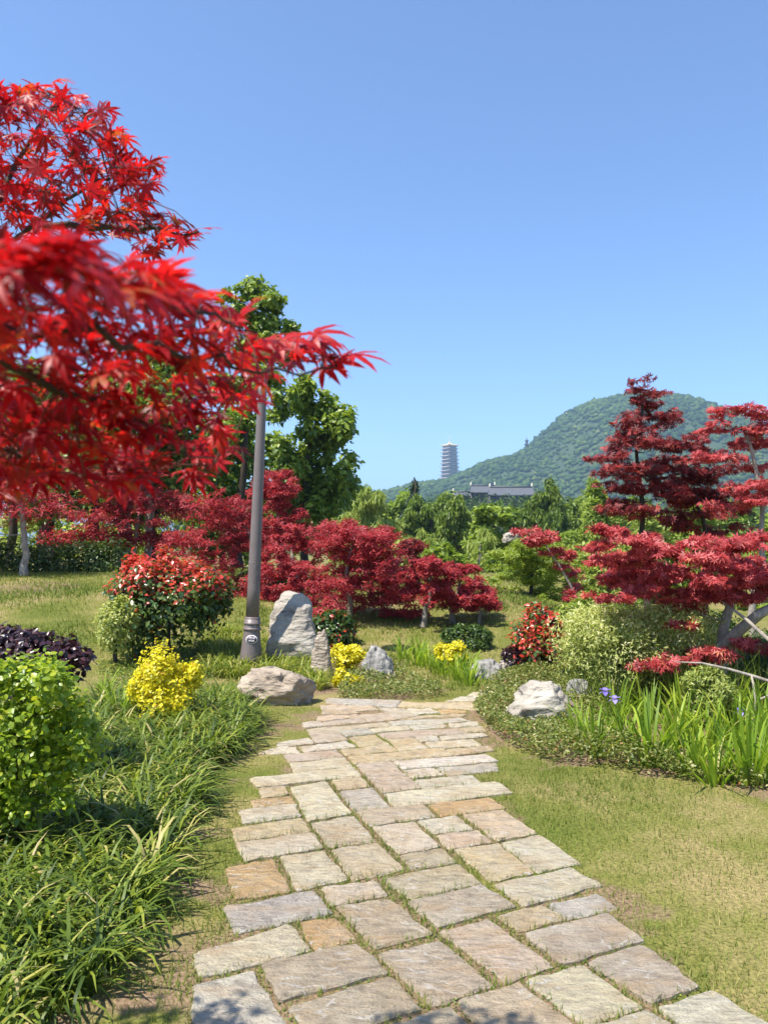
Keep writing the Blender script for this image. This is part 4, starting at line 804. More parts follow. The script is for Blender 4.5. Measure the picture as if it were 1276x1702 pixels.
B.add(*tube([at(1256, 1165, 6.2), at(1290, 1150, 6.1)], [.01, .006], 6))
B.add(*tube([at(1300, 1085, 6.6), at(1240, 1030, 6.8), at(1200, 1000, 7.0)], [.02, .016, .008], 6))
link('limb', B.mesh('limb', True), MAT['bark_pale'], mb)

# ------------------------------------------------------------------ shrubs
def shrub(name, label, pads, d, n, temps, size, mat, base_px=None, group=None, seed=1, **kw):
    kw.setdefault('dj', .08); b = G(*base_px) if base_px else None
    d = b[1] if (b is not None and d is None) else d
    base = np.array([at(pads[0][0], 900, d)[0], d, 0])
    return woody(name, label, 'shrub', pads, d, n, temps, size, mat, base=base, tr=(.03, .012), bark=kw.pop('bark', 'bark_dark'), style=kw.pop('style', 'ball'), group=group, seed=seed, **kw)
def mound(x0, x1, y0, y1, k, seed):
    rs = RS(seed); cx, cy, w, h = (x0 + x1) / 2, (y0 + y1) / 2, (x1 - x0) / 2, (y1 - y0) / 2; out = [(cx, cy + h * .1, w * .78, h * .82, 0)]
    for i in range(k):
        a = rs.uniform(-.25, math.pi + .25); r = rs.uniform(.45, .72); out.append((cx + math.cos(a) * w * r, cy - math.sin(a) * h * r * .95, w * rs.uniform(.24, .36), h * rs.uniform(.22, .34)))
    return out
def red_top(level, soft=.5, p=.85):
    def f(P, C, Rr, H, rs):
        z = (P[:, 2] - P[:, 2].min()) / (np.ptp(P[:, 2]) + 1e-6); n = len(P)
        red = rs.rand(n) < np.clip((z - level) / soft, 0, p) + .03; out = rs.uniform(.62, 1.0, n) * .5 + .42
        return np.where(red, rs.uniform(.70, 1.0, n), np.clip(rs.normal(.3, .15, n), 0, .56))
    return f
shrub('photinia_bush', 'big rounded bush with red-orange new leaves on top, beside the lamp post', mound(172, 392, 905, 1100, 14, 101), 9.6, 12000, T_OVAL4, .072, 'photinia', seed=101, tintf=red_top(.55, .35, .85), dj=.25, spread=.24, shell=.55, rag=2, clumps=36)
shrub('photinia_bush', 'upright red-leaved bush behind the pale willow bush at right', mound(846, 945, 1000, 1122, 8, 102), 9.0, 5200, T_OVAL4, .058, 'photinia', seed=102, tintf=red_top(.05, .7, .62), dj=.15, spread=.24, shell=.5, rag=3, clumps=24)
shrub('photinia_bush', 'low red-tipped bush behind the standing rock', mound(508, 602, 1008, 1090, 6, 103), 10.6, 2600, T_OVAL4, .07, 'photinia', seed=103, tintf=lambda P, C, Rr, H, rs: np.where(rs.rand(len(P)) < .12, rs.uniform(.65, .9, len(P)), np.clip(rs.normal(.22, .15, len(P)), 0, .5)), dj=.15, shell=.6, clumps=24)
shrub('variegated_bush', 'cream-speckled small bush left of the big red-topped bush', mound(152, 236, 985, 1085, 6, 104), 9.2, 3200, T_DIA, .05, 'variegated', seed=104, shell=.6, clumps=24, tintf=lambda P, C, Rr, H, rs: rs.normal(.5, .25, len(P)))
shrub('dappled_willow', 'large pale dappled willow bush with cream tips at right', mound(908, 1130, 1010, 1180, 16, 105) + [(1110, 1060, 90, 44), (1165, 1095, 44, 48), (1060, 1035, 80, 30), (985, 1040, 60, 34), (1010, 1090, 100, 70), (1130, 1030, 60, 24)], 7.4, 30000, T_SLIM, .043, 'variegated', seed=105, style='upright', dj=.25, shell=.4, rag=5, clumps=20, spread=.3, tintf=lambda P, C, Rr, H, rs: rs.normal(.58, .22, len(P)) + .15 * H)
shrub('dappled_willow', 'small pale bush in front of the thick maple trunk', mound(1130, 1222, 1095, 1195, 6, 106), 6.35, 4000, T_SLIM, .045, 'variegated', seed=106, style='upright', shell=.4, clumps=24, tintf=lambda P, C, Rr, H, rs: rs.normal(.32, .22, len(P)))
shrub('boxwood', 'dark green clipped round bush on the slope', mound(726, 824, 1030, 1098, 8, 107), 10.4, 5200, T_DIA, .05, 'box_green', seed=107, shell=.75, clumps=40, spread=.16)
shrub('boxwood', 'green clipped bush farther up near the green maple', mound(798, 866, 1000, 1044, 6, 108), 13.5, 2200, T_DIA, .06, 'box_green', seed=108, shell=.7, clumps=30)
shrub('euonymus_bush', 'golden yellow round bush left of the lamp post', mound(212, 348, 1082, 1200, 10, 109), 6.4, 7500, T_LEAF4, .036, 'yellow_leaf', seed=109, shell=.5, clumps=60, spread=.2, rag=3, style='upright', tintf=lambda P, C, Rr, H, rs: rs.normal(.45, .25, len(P)) + .15 * H)
shrub('euonymus_bush', 'golden bush right of the standing rock, upper of two', mound(540, 606, 1066, 1122, 6, 110), 8.9, 2200, T_OVAL4, .042, 'yellow_leaf', seed=110, rag=3, shell=.5, clumps=30, spread=.16, style='upright')
shrub('euonymus_bush', 'golden bush right of the standing rock, lower of two', mound(548, 610, 1114, 1166, 6, 111), 8.3, 2000, T_OVAL4, .04, 'yellow_leaf', seed=111, rag=3, shell=.5, clumps=30, spread=.16, style='upright')
shrub('euonymus_bush', 'small golden bush among the daylilies below the round green bush', mound(716, 784, 1064, 1108, 6, 112), 9.05, 2000, T_OVAL4, .042, 'yellow_leaf', seed=112, rag=3, shell=.5, clumps=26, spread=.16, style='upright')
shrub('loropetalum_bush', 'blackish purple bush behind the lime bush at left', mound(-60, 158, 1034, 1170, 10, 113), 4.8, 4200, T_SIMPLE, .05, 'purple_leaf', seed=113, shell=.6, clumps=40, style='upright')
shrub('loropetalum_bush', 'small dark purple bush beside the red-leaved bush at right', mound(826, 880, 1068, 1122, 6, 114), 9.0, 1800, T_DIA, .04, 'purple_leaf', seed=114, shell=.6, clumps=24)
# hedges on the bank
shrub('clipped_hedge', 'dark clipped hedge at left behind the young maple', [(x, 930 + 6 * math.sin(x), 34, 34, 0) for x in range(-60, 200, 28)], 18.0, 7000, T_DIA, .10, 'box_green', seed=115, shell=.7, clumps=30, spread=.18, thick=.6)
shrub('clipped_hedge', 'dark hedge in shade between the lamp post and the standing rock', [(x, 975, 26, 30, 0) for x in range(380, 520, 24)], 15.6, 3600, T_DIA, .09, 'box_green', seed=116, shell=.7, clumps=24, thick=.6)
shrub('clipped_hedge', 'dark hedge under the large round crimson maple', [(x, 1000, 24, 24, 0) for x in range(520, 640, 22)], 15.4, 3200, T_DIA, .09, 'box_green', seed=117, shell=.7, clumps=24, thick=.6)
shrub('low_red_hedge', 'long low crimson hedge under the grove trunks', [(x, 895, 26, 14, 0) for x in range(90, 300, 22)], 19.6, 4200, T_DIA, .09, 'maple_crimson', seed=118, shell=.6, clumps=24, thick=.7)
shrub('clipped_hedge', 'low green hedge at the far end of the mown slope', [(x, 1003, 18, 12, 0) for x in range(640, 800, 18)], 19.0, 2600, T_DIA, .09, 'broad_green' if False else 'box_green', seed=119, shell=.6, clumps=20, thick=.7)

# lime bush near the camera at left: its largest leaves are single parts
def lime_bush():
    rs = RS(120); pads = [(30, 1195, 100, 76, 0), (75, 1140, 52, 30), (25, 1128, 56, 30), (112, 1185, 44, 36), (128, 1212, 40, 30), (55, 1250, 86, 56), (-40, 1195, 90, 80), (10, 1280, 80, 50), (100, 1250, 50, 44), (60, 1310, 60, 40), (-30, 1320, 60, 50), (142, 1238, 26, 22), (90, 1128, 28, 18), (10, 1118, 36, 20)]
    d = 3.7; pw = pads_world(pads, d, rs, .18); n = 9500
    c = pw[0][0]; gz = float(terrain(c[0], d)); t = thing('lime_bush', (c[0], d, gz), 'bright lime green broad-leaved bush at the left edge', 'shrub')
    B = Bag(); tp = [np.array([c[0], d, gz - .02]), c]; limb_tubes(B, curve(tp[0], tp[1], rs, 8), list(np.linspace(.025, .012, 8)), pw, rs, 6); link('stem', B.mesh('stem', True), MAT['bark_dark'], t)
    P, C, Rr, H = sample_pads(ragged(pw, 6, rs, .34, .5, 1.12, core=.8), n, rs, 10, .32, .5)
    nr = unit((P - C) / Rr) * .7 + np.array([0, -.2, .8]) + rs.normal(size=(n, 3)) * .5; hd = unit(P - C) + rs.normal(size=(n, 3)) * .8 + np.array([0, 0, .5])
    R = frames(nr, hd); S = rs.uniform(.022, .042, n)
    # nearest and outermost leaves are single parts
    px = P[:, 0] / P[:, 1] * F + CX; sc = S / P[:, 1] + (px < 0) * -9 + .004 * H; o = np.argsort(-sc); pick = o[:300]; rest = o[300:]
    mes = []
    for tv, tt in T_OVAL:
        m = tri_mesh('leaf', tv, tt); m.materials.append(MAT['lime_leaf_single']); mes.append(m)
    for i in pick:
        ob = link('leaf', mes[rs.randint(2)], None, t); M = Matrix(R[i].tolist()).to_4x4() @ Matrix.Scale(S[i], 4); M.translation = P[i]; ob.matrix_basis = M
    z = (P[:, 2] - P[:, 2].min()) / np.ptp(P[:, 2])
    leaf_mass('foliage', T_OVAL, P[rest], R[rest], S[rest], np.clip(rs.normal(.46, .25, len(rest)), 0, 1), 'lime_leaf', t)
lime_bush()

# ------------------------------------------------------------------ rocks
def rock(label, px_rings, d, mat, seed, dep=.7, amp=.06, name='garden_rock', seg=44, sub=5, yoff=0.0):
    """px_rings: (y, x_left, x_right) from the ground up"""
    R = []
    ys = [r[0] for r in px_rings]; m = len(px_rings); W = max(r[2] - r[1] for r in px_rings) * d / F / 2
    for i in range((m - 1) * sub + 1):
        q = i / sub; k = min(int(q), m - 2); f = q - k; a, b = px_rings[k], px_rings[k + 1]
        y, l, r = [a[j] * (1 - f) + b[j] * f for j in range(3)]; pl, pr = at(l, y, d), at(r, y, d); rx = (pr[0] - pl[0]) / 2
        R.append(((pl[0] + pr[0]) / 2, d + yoff * i + W * dep, pl[2], rx, max(rx, .35 * W) * dep))
    o = link(name, rock_mesh(R, seed, amp, seg), MAT[mat]); tag(o, label, 'rock', 'ornamental garden rocks'); return o
rock('tall pale standing rock right of the lamp post', [(1122, 440, 535), (1090, 436, 530), (1060, 440, 520), (1030, 444, 514), (1008, 450, 511), (992, 458, 506), (985, 468, 496)], 9.2, 'rock_pale', 1, .6, .07, yoff=.012)
rock('narrow brown standing stone leaning against the tall pale rock', [(1150, 512, 556), (1120, 514, 552), (1095, 516, 548), (1070, 520, 544), (1052, 524, 540), (1045, 528, 536)], 8.6, 'rock_warm', 2, .7, .09)
rock('flat warm boulder at the path edge below the lamp', [(1192, 430, 510), (1180, 418, 514), (1165, 396, 520), (1148, 388, 524), (1132, 392, 508), (1122, 402, 480), (1118, 420, 460)], 7.2, 'rock_warm', 3, .6, .10)
rock('grey wedge rock right of the golden bushes', [(1150, 600, 660), (1125, 600, 658), (1105, 600, 656), (1090, 602, 645), (1080, 604, 632), (1075, 606, 622)], 8.7, 'rock_grey', 4, .6, .08)
rock('grey lumpy rock at the far bend of the path', [(1140, 782, 850), (1125, 784, 846), (1112, 788, 838), (1102, 792, 826), (1097, 798, 815)], 8.6, 'rock_grey', 5, .7, .08)
rock('pale low rock half hidden below the small purple bush', [(1135, 826, 872), (1115, 830, 868), (1103, 834, 860), (1098, 838, 852)], 8.9, 'rock_pale', 6, .7, .07)
rock('large pale boulder in the ground cover right of the path', [(1218, 858, 968), (1200, 850, 966), (1180, 854, 962), (1160, 866, 952), (1148, 878, 938), (1142, 890, 925)], 6.5, 'rock_pale', 7, .75, .10)
rock('grey stone shaded by the dappled willow behind the pale boulder', [(1170, 940, 992), (1150, 944, 988), (1136, 950, 982), (1132, 958, 974)], 7.2, 'rock_grey', 8, .7, .07)
rock('small flat stone under the golden bushes beside the path', [(1168, 600, 640), (1160, 602, 638), (1154, 606, 632)], 7.9, 'rock_grey', 9, .7, .06)
rock('white rock outcrop among the far treetops', [(902, 838, 864), (890, 838, 864), (884, 844, 856)], 39, 'rock_pale', 10, .7, .3)

# ------------------------------------------------------------------ lamp post
LB = G(416, 1113); LD = LB[1]; S_ = LD / F
lamp = thing('lamp_post', tuple(LB), 'brown tapered metal lamp post with ringed base and oval number plate', 'lamp post', rot=(0, math.radians(2.1), 0))
def lp(name, prof, parent=lamp, mat='post_paint', seg=28):
    V, T = lathe(prof, seg); return link(name, tri_mesh(name, V, T, smooth=True), MAT[mat], parent, world=False)
h = lambda y: (1113 - y) * S_
b_ = lp('base', [(17.5 * S_, 0), (17.5 * S_, h(1093)), (17 * S_, h(1085)), (15.2 * S_, h(1068)), (13.8 * S_, h(1055)), (13 * S_, h(1047)), (13 * S_, h(1030))])
for y, r in ((1046, 15), (1037, 14.2), (1029, 13)):
    lp('ring', [(11 * S_, h(y) - 2.6 * S_), (r * S_ * .96, h(y) - 2.3 * S_), (r * S_, h(y) - 1 * S_), (r * S_, h(y) + .6 * S_), (r * S_ * .95, h(y) + 1.8 * S_), (11 * S_, h(y) + 2.4 * S_)])
pole = lp('pole', [(11.2 * S_, h(1031)), (10.4 * S_, h(980)), (9.6 * S_, h(900)), (8.7 * S_, h(800)), (7.8 * S_, h(700)), (7.3 * S_, h(652)), (7.3 * S_, h(640))])
lp('collar', [(6.2 * S_, h(672)), (7.75 * S_, h(672)), (7.75 * S_, h(670.5)), (6.2 * S_, h(670.5))])
# lattice relief band
B = Bag(); rs = RS(3)
for k in range(8):
    for sgn in (1, -1):
        pts = []
        for j in range(9):
            u = j / 8; t = 2 * math.pi * (k / 8) + sgn * u * math.pi / 2; r = (10.15 - .3 * u) * S_; pts.append((r * math.cos(t), r * math.sin(t), h(968) + u * (h(934) - h(968))))
        B.add(*tube(pts, [.42 * S_] * 9, 4))
for y in (969, 933):
    pts = [((10.15 if y > 950 else 9.85) * S_ * math.cos(t), (10.15 if y > 950 else 9.85) * S_ * math.sin(t), h(y)) for t in np.linspace(0, 2 * math.pi, 25)]; B.add(*tube(pts, [.45 * S_] * 25, 4))
link('lattice_band', B.mesh('lattice_band', True), MAT['post_paint'], lamp, world=False)
# oval plate on the base, facing the path
pc = Vector((2.6 * S_, -15.1 * S_, h(1062)))
def oval(rx, rz, th, y, seg=26):
    V = [(rx * math.cos(2 * math.pi * k / seg), y, rz * math.sin(2 * math.pi * k / seg)) for k in range(seg)]; V += [(x, y + th, z) for x, _, z in V]; V.append((0, y, 0)); T = []
    for k in range(seg): j = (k + 1) % seg; T += [(k, j, seg + j), (k, seg + j, seg + k), (2 * seg, j, k)]
    return np.array(V), np.array(T)
pm = Matrix.Translation(pc) @ Matrix.Rotation(math.radians(-8), 4, 'X')
def pl(name, V, T, mat, parent):
    V = np.array([tuple(pm @ Vector(v)) for v in V]); return link(name, tri_mesh(name, V, T), MAT[mat], parent, world=False)
plate = pl('number_plate', *oval(9.4 * S_, 6.9 * S_, 2.5 * S_, 0), 'plate_white', lamp)
pl('plate_field', *oval(8.3 * S_, 5.8 * S_, .3 * S_, -.06 * S_), 'plate_dark', plate)
B = Bag()
for (x0, x1, z0, z1) in ((-6.2, -5.4, .3, 3.2), (-4.2, -2.6, .3, 3.4), (-2.2, -.4, .3, 3.4), (0, 1.8, .3, 3.4), (2.2, 4.0, .3, 3.4), (4.3, 5.9, .3, 3.2), (-4.6, -3, -3.6, -1.6), (-2.6, -1, -3.7, -1.6), (-.6, 1, -3.7, -1.6), (1.4, 3.0, -3.7, -1.6), (3.3, 4.6, -3.5, -1.6)):
    # stacked strokes of a character
    for f in (0, .45, .82): B.add(*box(x0 * S_, x1 * S_, -.12 * S_, -.07 * S_, (z0 + (z1 - z0) * f) * S_, (z0 + (z1 - z0) * f + .5) * S_))
    B.add(*box((x0 + x1) / 2 * S_ - .25 * S_, (x0 + x1) / 2 * S_ + .25 * S_, -.16 * S_, -.10 * S_, z0 * S_, z1 * S_))
pl('lettering', np.concatenate(B.V), np.concatenate(B.T), 'plate_white', plate)['kind'] = 'stuff'
# two arms and the shallow lamp dish
for s, dx in ((-1, -14), (1, 14)):
    V, T = tube([(s * 2.5 * S_, 0, h(645)), (s * 4 * S_, 0, h(636)), (dx * S_, 0, h(584))], [2.8 * S_, 2.7 * S_, 2.2 * S_], 8); link('arm', tri_mesh('arm', V, T, smooth=True), MAT['post_paint'], lamp, world=False)
head = lp('lamp_head', [(10 * S_, h(586)), (31 * S_, h(583)), (32 * S_, h(580)), (30 * S_, h(577)), (14 * S_, h(572)), (4 * S_, h(570))])
lp('diffuser', [(9 * S_, h(588)), (28 * S_, h(586)), (28 * S_, h(583.5)), (9 * S_, h(583.5))], head, 'lamp_glass')

# ------------------------------------------------------------------ blades: lawns, lily turf, daylilies, irises
def blade_temp(w=.03, seg=4, arch=.6, tipw=.0):
    V = []; T = []
    for i in range(seg):
        t = i / seg; a = arch * t * 1.5; x = math.sin(a) / 1.5 / max(arch, .01) if arch > .01 else 0; z = t if arch <= .01 else None
        V += [(t, -w * (1 - .15 * i) * (1 if i else .7), 0), (t, w * (1 - .15 * i) * (1 if i else .7), 0)]
    V.append((1, 0, 0)); V = np.array(V, float)
    # bend in x-z: angle grows along the blade
    s = V[:, 0]; out = V.copy(); ss = np.linspace(0, 1, 41); ang = math.pi / 2 - arch * ss ** 1.3 * 1.6; cx = np.r_[0, np.cumsum(np.cos(ang[:-1]) * .025)]; cz = np.r_[0, np.cumsum(np.sin(ang[:-1]) * .025)]
    out[:, 0] = np.interp(s, ss, cx); out[:, 2] = np.interp(s, ss, cz); out[:, 1] = V[:, 1]
    for i in range(seg - 1): a = 2 * i; T += [(a, a + 1, a + 3), (a, a + 3, a + 2)]
    a = 2 * (seg - 1); T.append((a, a + 1, a + 2)); return out, np.array(T)
def blade_frames(az, lean, rs):
    """local x = lean heading, z = up, tilted outward by lean"""
    n = len(az); x0 = np.stack([np.cos(az), np.sin(az), np.zeros(n)], -1); z0 = np.tile(np.array([0, 0, 1.0]), (n, 1))
    z = unit(z0 * np.cos(lean)[:, None] + x0 * np.sin(lean)[:, None]); x = unit(x0 * np.cos(lean)[:, None] - z0 * np.sin(lean)[:, None]); y = np.cross(z, x)
    return np.stack([x, y, z], -1)
TURF = [blade_temp(.027, 4, a) for a in (.9, 1.35, 1.75)]
def scatter_poly(poly, n, rs):
    lo, hi = poly.min(0), poly.max(0); out = np.zeros((0, 2))
    while len(out) < n:
        q = rs.uniform(lo, hi, size=(n * 3, 2)); out = np.concatenate([out, q[inside(poly, q[:, 0], q[:, 1])]])
    return out[:n]
def turf(name, label, poly, tufts, per, length, temps, mat, seed, tmean=.5, spread=.05, lean=.45, keep=None):
    rs = RS(seed); C = scatter_poly(poly, tufts, rs)
    if keep is not None: C = C[keep(C)]
    n = len(C) * per; c = np.repeat(C, per, 0); az = rs.uniform(0, 2 * math.pi, n); rr = rs.rand(n) * spread
    P = np.stack([c[:, 0] + rr * np.cos(az), c[:, 1] + rr * np.sin(az), np.zeros(n)], -1); P[:, 2] = terrain(P[:, 0], P[:, 1]) - .005
    R = blade_frames(az + rs.normal(0, .4, n), np.abs(rs.normal(0, lean, n)), rs); tuft_s = np.repeat(rs.uniform(.75, 1.2, len(C)), per); tuft_t = np.repeat(rs.normal(0, .12, len(C)), per)
    S = length * tuft_s * rs.uniform(.6, 1.15, n); tint = np.clip(rs.normal(tmean, .2, n) + tuft_t, 0, .93); dry = rs.rand(n) < .05; tint[dry] = rs.uniform(.93, 1, dry.sum())
    o = leaf_mass(name, temps, P, R, S, tint, mat, seed=seed); tag(o, label, kind='stuff')
    o.data.polygons.foreach_set('use_smooth', np.ones(len(o.data.polygons), bool)); return o
turf('lily_turf', 'arching dark green lily turf bordering the path at left', BED_LEFT, 1650, 23, .32, TURF, 'lily_blade', 201, .44, .07, .55, keep=lambda C: (C[:, 0] / C[:, 1] * F + CX > -260))
turf('lily_turf', 'lily turf at the near left corner beside the viewer', BED_NEAR, 380, 23, .32, TURF, 'lily_blade', 202, .45, .06, .5, keep=lambda C: C[:, 0] > -2.0)
turf('lily_turf', 'bright green lily turf around the foot of the lamp post', BED_LAMP, 480, 24, .26, TURF, 'lily_blade', 203, .68, .05, .4)
DAY = [blade_temp(.03, 4, a) for a in (.45, .8)]
def clump(name, label, px, py, n, length, temps, mat, seed, lean=.35, spread=.05, group=None, flowers=0, cat='plant'):
    rs = RS(seed); g = G(px, py); t = thing(name, tuple(g), label, cat, group)
    ms = []
    for tv, tt in temps:
        m = tri_mesh('leaf', tv, tt, smooth=True); m.materials.append(MAT[mat]); ms.append(m)
    az = rs.uniform(0, 2 * math.pi, n); R = blade_frames(az, np.abs(rs.normal(0, lean, n)), rs)
    for i in range(n):
        o = link('leaf', ms[rs.randint(len(ms))], None, t, world=False); rr = rs.rand() * spread; S = length * rs.uniform(.6, 1.1)
        M = Matrix(R[i].tolist()).to_4x4() @ Matrix.Scale(S, 4); M.translation = (rr * math.cos(az[i]), rr * math.sin(az[i]), -.01); o.matrix_basis = M
    return t
IRIS = [blade_temp(.034, 5, a) for a in (.15, .4, .8)]
for k, (px, py, n, L, lb) in enumerate([(988, 1255, 20, .36, 'iris clump nearest the pale boulder, first in the row'), (1078, 1270, 30, .42, 'widest bright iris clump, second from the pale boulder'), (1040, 1240, 18, .36, 'iris clump behind the gap between the first two'), (1125, 1240, 24, .40, 'iris clump in front of the shaded dappled willow stems'), (1175, 1250, 22, .38, 'iris clump below the white tree foot'), (1188, 1300, 28, .30, 'low iris clump spilling over the lawn edge'), (1245, 1300, 30, .42, 'bright iris clump at the right edge, front of the bed'), (1225, 1240, 26, .40, 'iris clump with a pale blue bud near the right edge'), (1290, 1260, 24, .42, 'iris clump cut by the right edge of the view'), (1262, 1215, 22, .40, 'iris clump behind at the right edge under the bare branch'), (1330, 1310, 24, .42, 'iris clump just past the right edge'), (960, 1235, 14, .30, 'small iris clump tucked beside the pale boulder'), (1022, 1205, 18, .36, 'iris clump under the two violet blooms'), (1080, 1205, 20, .38, 'iris clump in shade behind the widest clump'), (1140, 1205, 20, .38, 'iris clump in shade left of the white tree foot'), (1215, 1200, 20, .38, 'iris clump in shade right of the white tree foot'), (1150, 1285, 22, .32, 'low iris clump right of the widest clump')]):
    clump('iris_clump', lb, px, py, int(n * 2.1), L * 1.18, IRIS, 'iris_blade', 300 + k, .36, .13, 'irises along the bed edge')
clump('lily_clump', 'lime lily tuft between the lime bush and the golden bush', 196, 1200, 50, .40, DAY, 'iris_blade', 320, .5, .06, 'lily tufts')
clump('lily_clump', 'lime lily tuft left of the golden bush foot', 172, 1170, 40, .38, DAY, 'iris_blade', 321, .5, .06, 'lily tufts')
rs = RS(330)
for k in range(9):
    px, py = [(668, 1095), (690, 1105), (712, 1112), (735, 1122), (758, 1128), (778, 1138), (700, 1090), (742, 1108), (770, 1120)][k]
    clump('daylily_clump', ['daylily clump at the upper left end of the bed on the slope', 'second daylily clump from the upper left end of the slope bed', 'daylily clump in the middle front of the slope bed', 'daylily clump in front of the small golden bush', 'daylily clump near the lower end of the slope bed', 'daylily clump at the lower end nearest the path', 'daylily clump at the back left of the slope bed', 'daylily clump right behind the middle of the slope bed', 'daylily clump right of the small golden bush'][k], px, py, 52, .34, DAY, 'iris_blade', 331 + k, .34, .16, 'daylilies on the slope')
# iris flowers
def iris_flower(label, px, py, d, seed):
    rs = RS(seed); top = at(px, py, d); base = np.array([top[0] + .02, top[1] + .03, float(terrain(top[0], top[1]))])
    t = thing('iris_flower', tuple(base), label, 'flower', 'iris flowers'); V, T = tube(curve(base, top, rs, 6, .02), [.005] * 6, 5); link('stalk', tri_mesh('stalk', V, T, smooth=True), MAT['iris_blade'], t)
    tv, tt = simple(.36, .12, .35); m = tri_mesh('petal', tv, tt); m.materials.append(MAT['iris_petal'])
    for i in range(6):
        o = link('petal', m, None, t); a = i * math.pi / 3 + .3; up = 1.0 if i % 2 else -.1
        R = frames(np.array([[-math.cos(a) * up, -math.sin(a) * up, 1.0]]), np.array([[math.cos(a), math.sin(a), up]]))[0]; M = Matrix(R.tolist()).to_4x4() @ Matrix.Scale(.055, 4); M.translation = top; o.matrix_basis = M
iris_flower('violet iris bloom, left of two against the dappled willow', 1005, 1150, 6.0, 1)
iris_flower('violet iris bloom, lower right of two against the dappled willow', 1021, 1163, 5.95, 2)
iris_flower('pale violet iris bloom among leaves near the right edge', 1229, 1184, 5.8, 3)

# ground cover
def cover(name, label, poly, n, size, temps, mat, seed, h=.16, tf=None):
    rs = RS(seed); C = scatter_poly(poly, n, rs); hh = h * (.55 + .45 * vnoise(C[:, 0], C[:, 1], 5.0, seed)) ; hh = np.clip(hh, .02, 1)
    # thin toward the outline
    P = np.stack([C[:, 0], C[:, 1], terrain(C[:, 0], C[:, 1]) + hh * rs.rand(n) ** .5], -1); R = frames(np.array([0, 0, 1.0]) + rs.normal(size=(n, 3)) * .6, rs.normal(size=(n, 3)) + np.array([0, 0, .3]))
    tint = np.clip(rs.normal(.45, .25, n) if tf is None else tf(P, rs), 0, 1); o = leaf_mass(name, temps, P, R, size * rs.uniform(.6, 1.2, n), tint, mat, seed=seed); return tag(o, label, kind='stuff')
COVER2 = poly_xy([(785, 1185), (815, 1140), (850, 1122), (900, 1118), (960, 1150), (1000, 1190), (1060, 1250), (1276, 1300), (1276, 1318), (1130, 1300), (1010, 1283), (900, 1268), (850, 1248), (818, 1225)])
cover('star_jasmine', 'low variegated ground cover around the pale boulder', COVER2, 22000, .034, T_DIA, 'cover_leaf', 401, .21)
cover('star_jasmine', 'low leafy ground cover below the grey wedge rock', poly_xy([(560, 1163), (575, 1130), (600, 1120), (650, 1118), (700, 1125), (738, 1158), (700, 1164)]), 5200, .035, T_DIA, 'cover_leaf', 402, .16)
cover('weeds', 'mixed weeds and leaf litter at the feet of the big bushes at left', poly_xy([(160, 1100), (340, 1075), (400, 1090), (345, 1130), (330, 1165), (180, 1165)]), 3500, .05, T_SLIM, 'lily_blade', 403, .14)
UNDER = poly_xy([(930, 1165), (1000, 1140), (1276, 1130), (1600, 1130), (1600, 1200), (1276, 1210), (1000, 1200)])
turf('sedge', 'dark thin grasses under the maples at right', UNDER, 260, 22, .55, [blade_temp(.008, 4, a) for a in (.3, .8)], 'lily_blade', 404, .3, .08, .3)
# dense green behind the right bed so the garden does not end there
shrub('evergreen_bush', 'dark green bush under the spreading maple at the right edge', mound(1190, 1480, 1020, 1195, 14, 405), 8.0, 7500, T_DIA, .06, 'box_green', seed=405, shell=.5, clumps=40)
shrub('evergreen_bush', 'mid green bush behind the dappled willow', mound(1040, 1230, 985, 1120, 10, 406), 10.8, 5200, T_DIA, .07, 'broad_green', seed=406, shell=.5, clumps=40)
shrub('evergreen_bush', 'green bush between the green maple and the dappled willow', mound(920, 1080, 975, 1090, 10, 407), 12.2, 5200, T_DIA, .08, 'broad_light', seed=407, shell=.5, clumps=40)

# lawn blades: short mown grass, straw mixed in
def lawn(name, label, x0, x1, y0, y1, n, length, seed, w=.05):
    rs = RS(seed); X = rs.uniform(x0, x1, n); Y = y0 * (y1 / y0) ** rs.rand(n)      # denser towards the viewer
    px = X / Y * F + CX; k = (px > -120) & (px < 1400) & ~in_path(X, Y, -.01)
    for b in BEDS:
        if b is not BED_COVER: k &= ~inside(b, X, Y)
    k &= ~inside(COVER2, X, Y)
    dens = vnoise(X, Y, 1.6, 77, 3); k &= rs.rand(n) < np.clip(.75 + .5 * dens, .15, 1)
    for e in edge: k &= ~((np.hypot(X - e[0] - .05, Y - e[1]) < .16) & (rs.rand(n) < .75))
    X, Y, dens = X[k], Y[k], dens[k]; n = len(X); P = np.stack([X, Y, terrain(X, Y) - .003], -1)
    az = rs.uniform(0, 2 * math.pi, n); R = blade_frames(az, np.abs(rs.normal(0, .55, n)), rs)
    tv = np.array([(0, -w, 0), (0, w, 0), (.25, 0, 1.0)]); S = length * rs.uniform(.5, 1.3, n) * (1 + .3 * dens)
    tint = np.clip(rs.normal(.40, .22, n) - .42 * dens + .12 * vnoise(X, Y, 7.0, 78, 2), 0, 1)
    o = leaf_mass(name, [(tv, np.array([(0, 1, 2)]))], P, R, S, tint, 'lawn_blade', seed=seed); tag(o, label, kind='stuff')
lawn('lawn_grass', 'short mown grass beside the path', -3.5, 4.5, 1.6, 9.0, 300000, .036, 501, .055)
lawn('lawn_grass', 'mown grass on the sunny slope behind', -9, 6, 8.0, 20, 110000, .06, 502, .13)
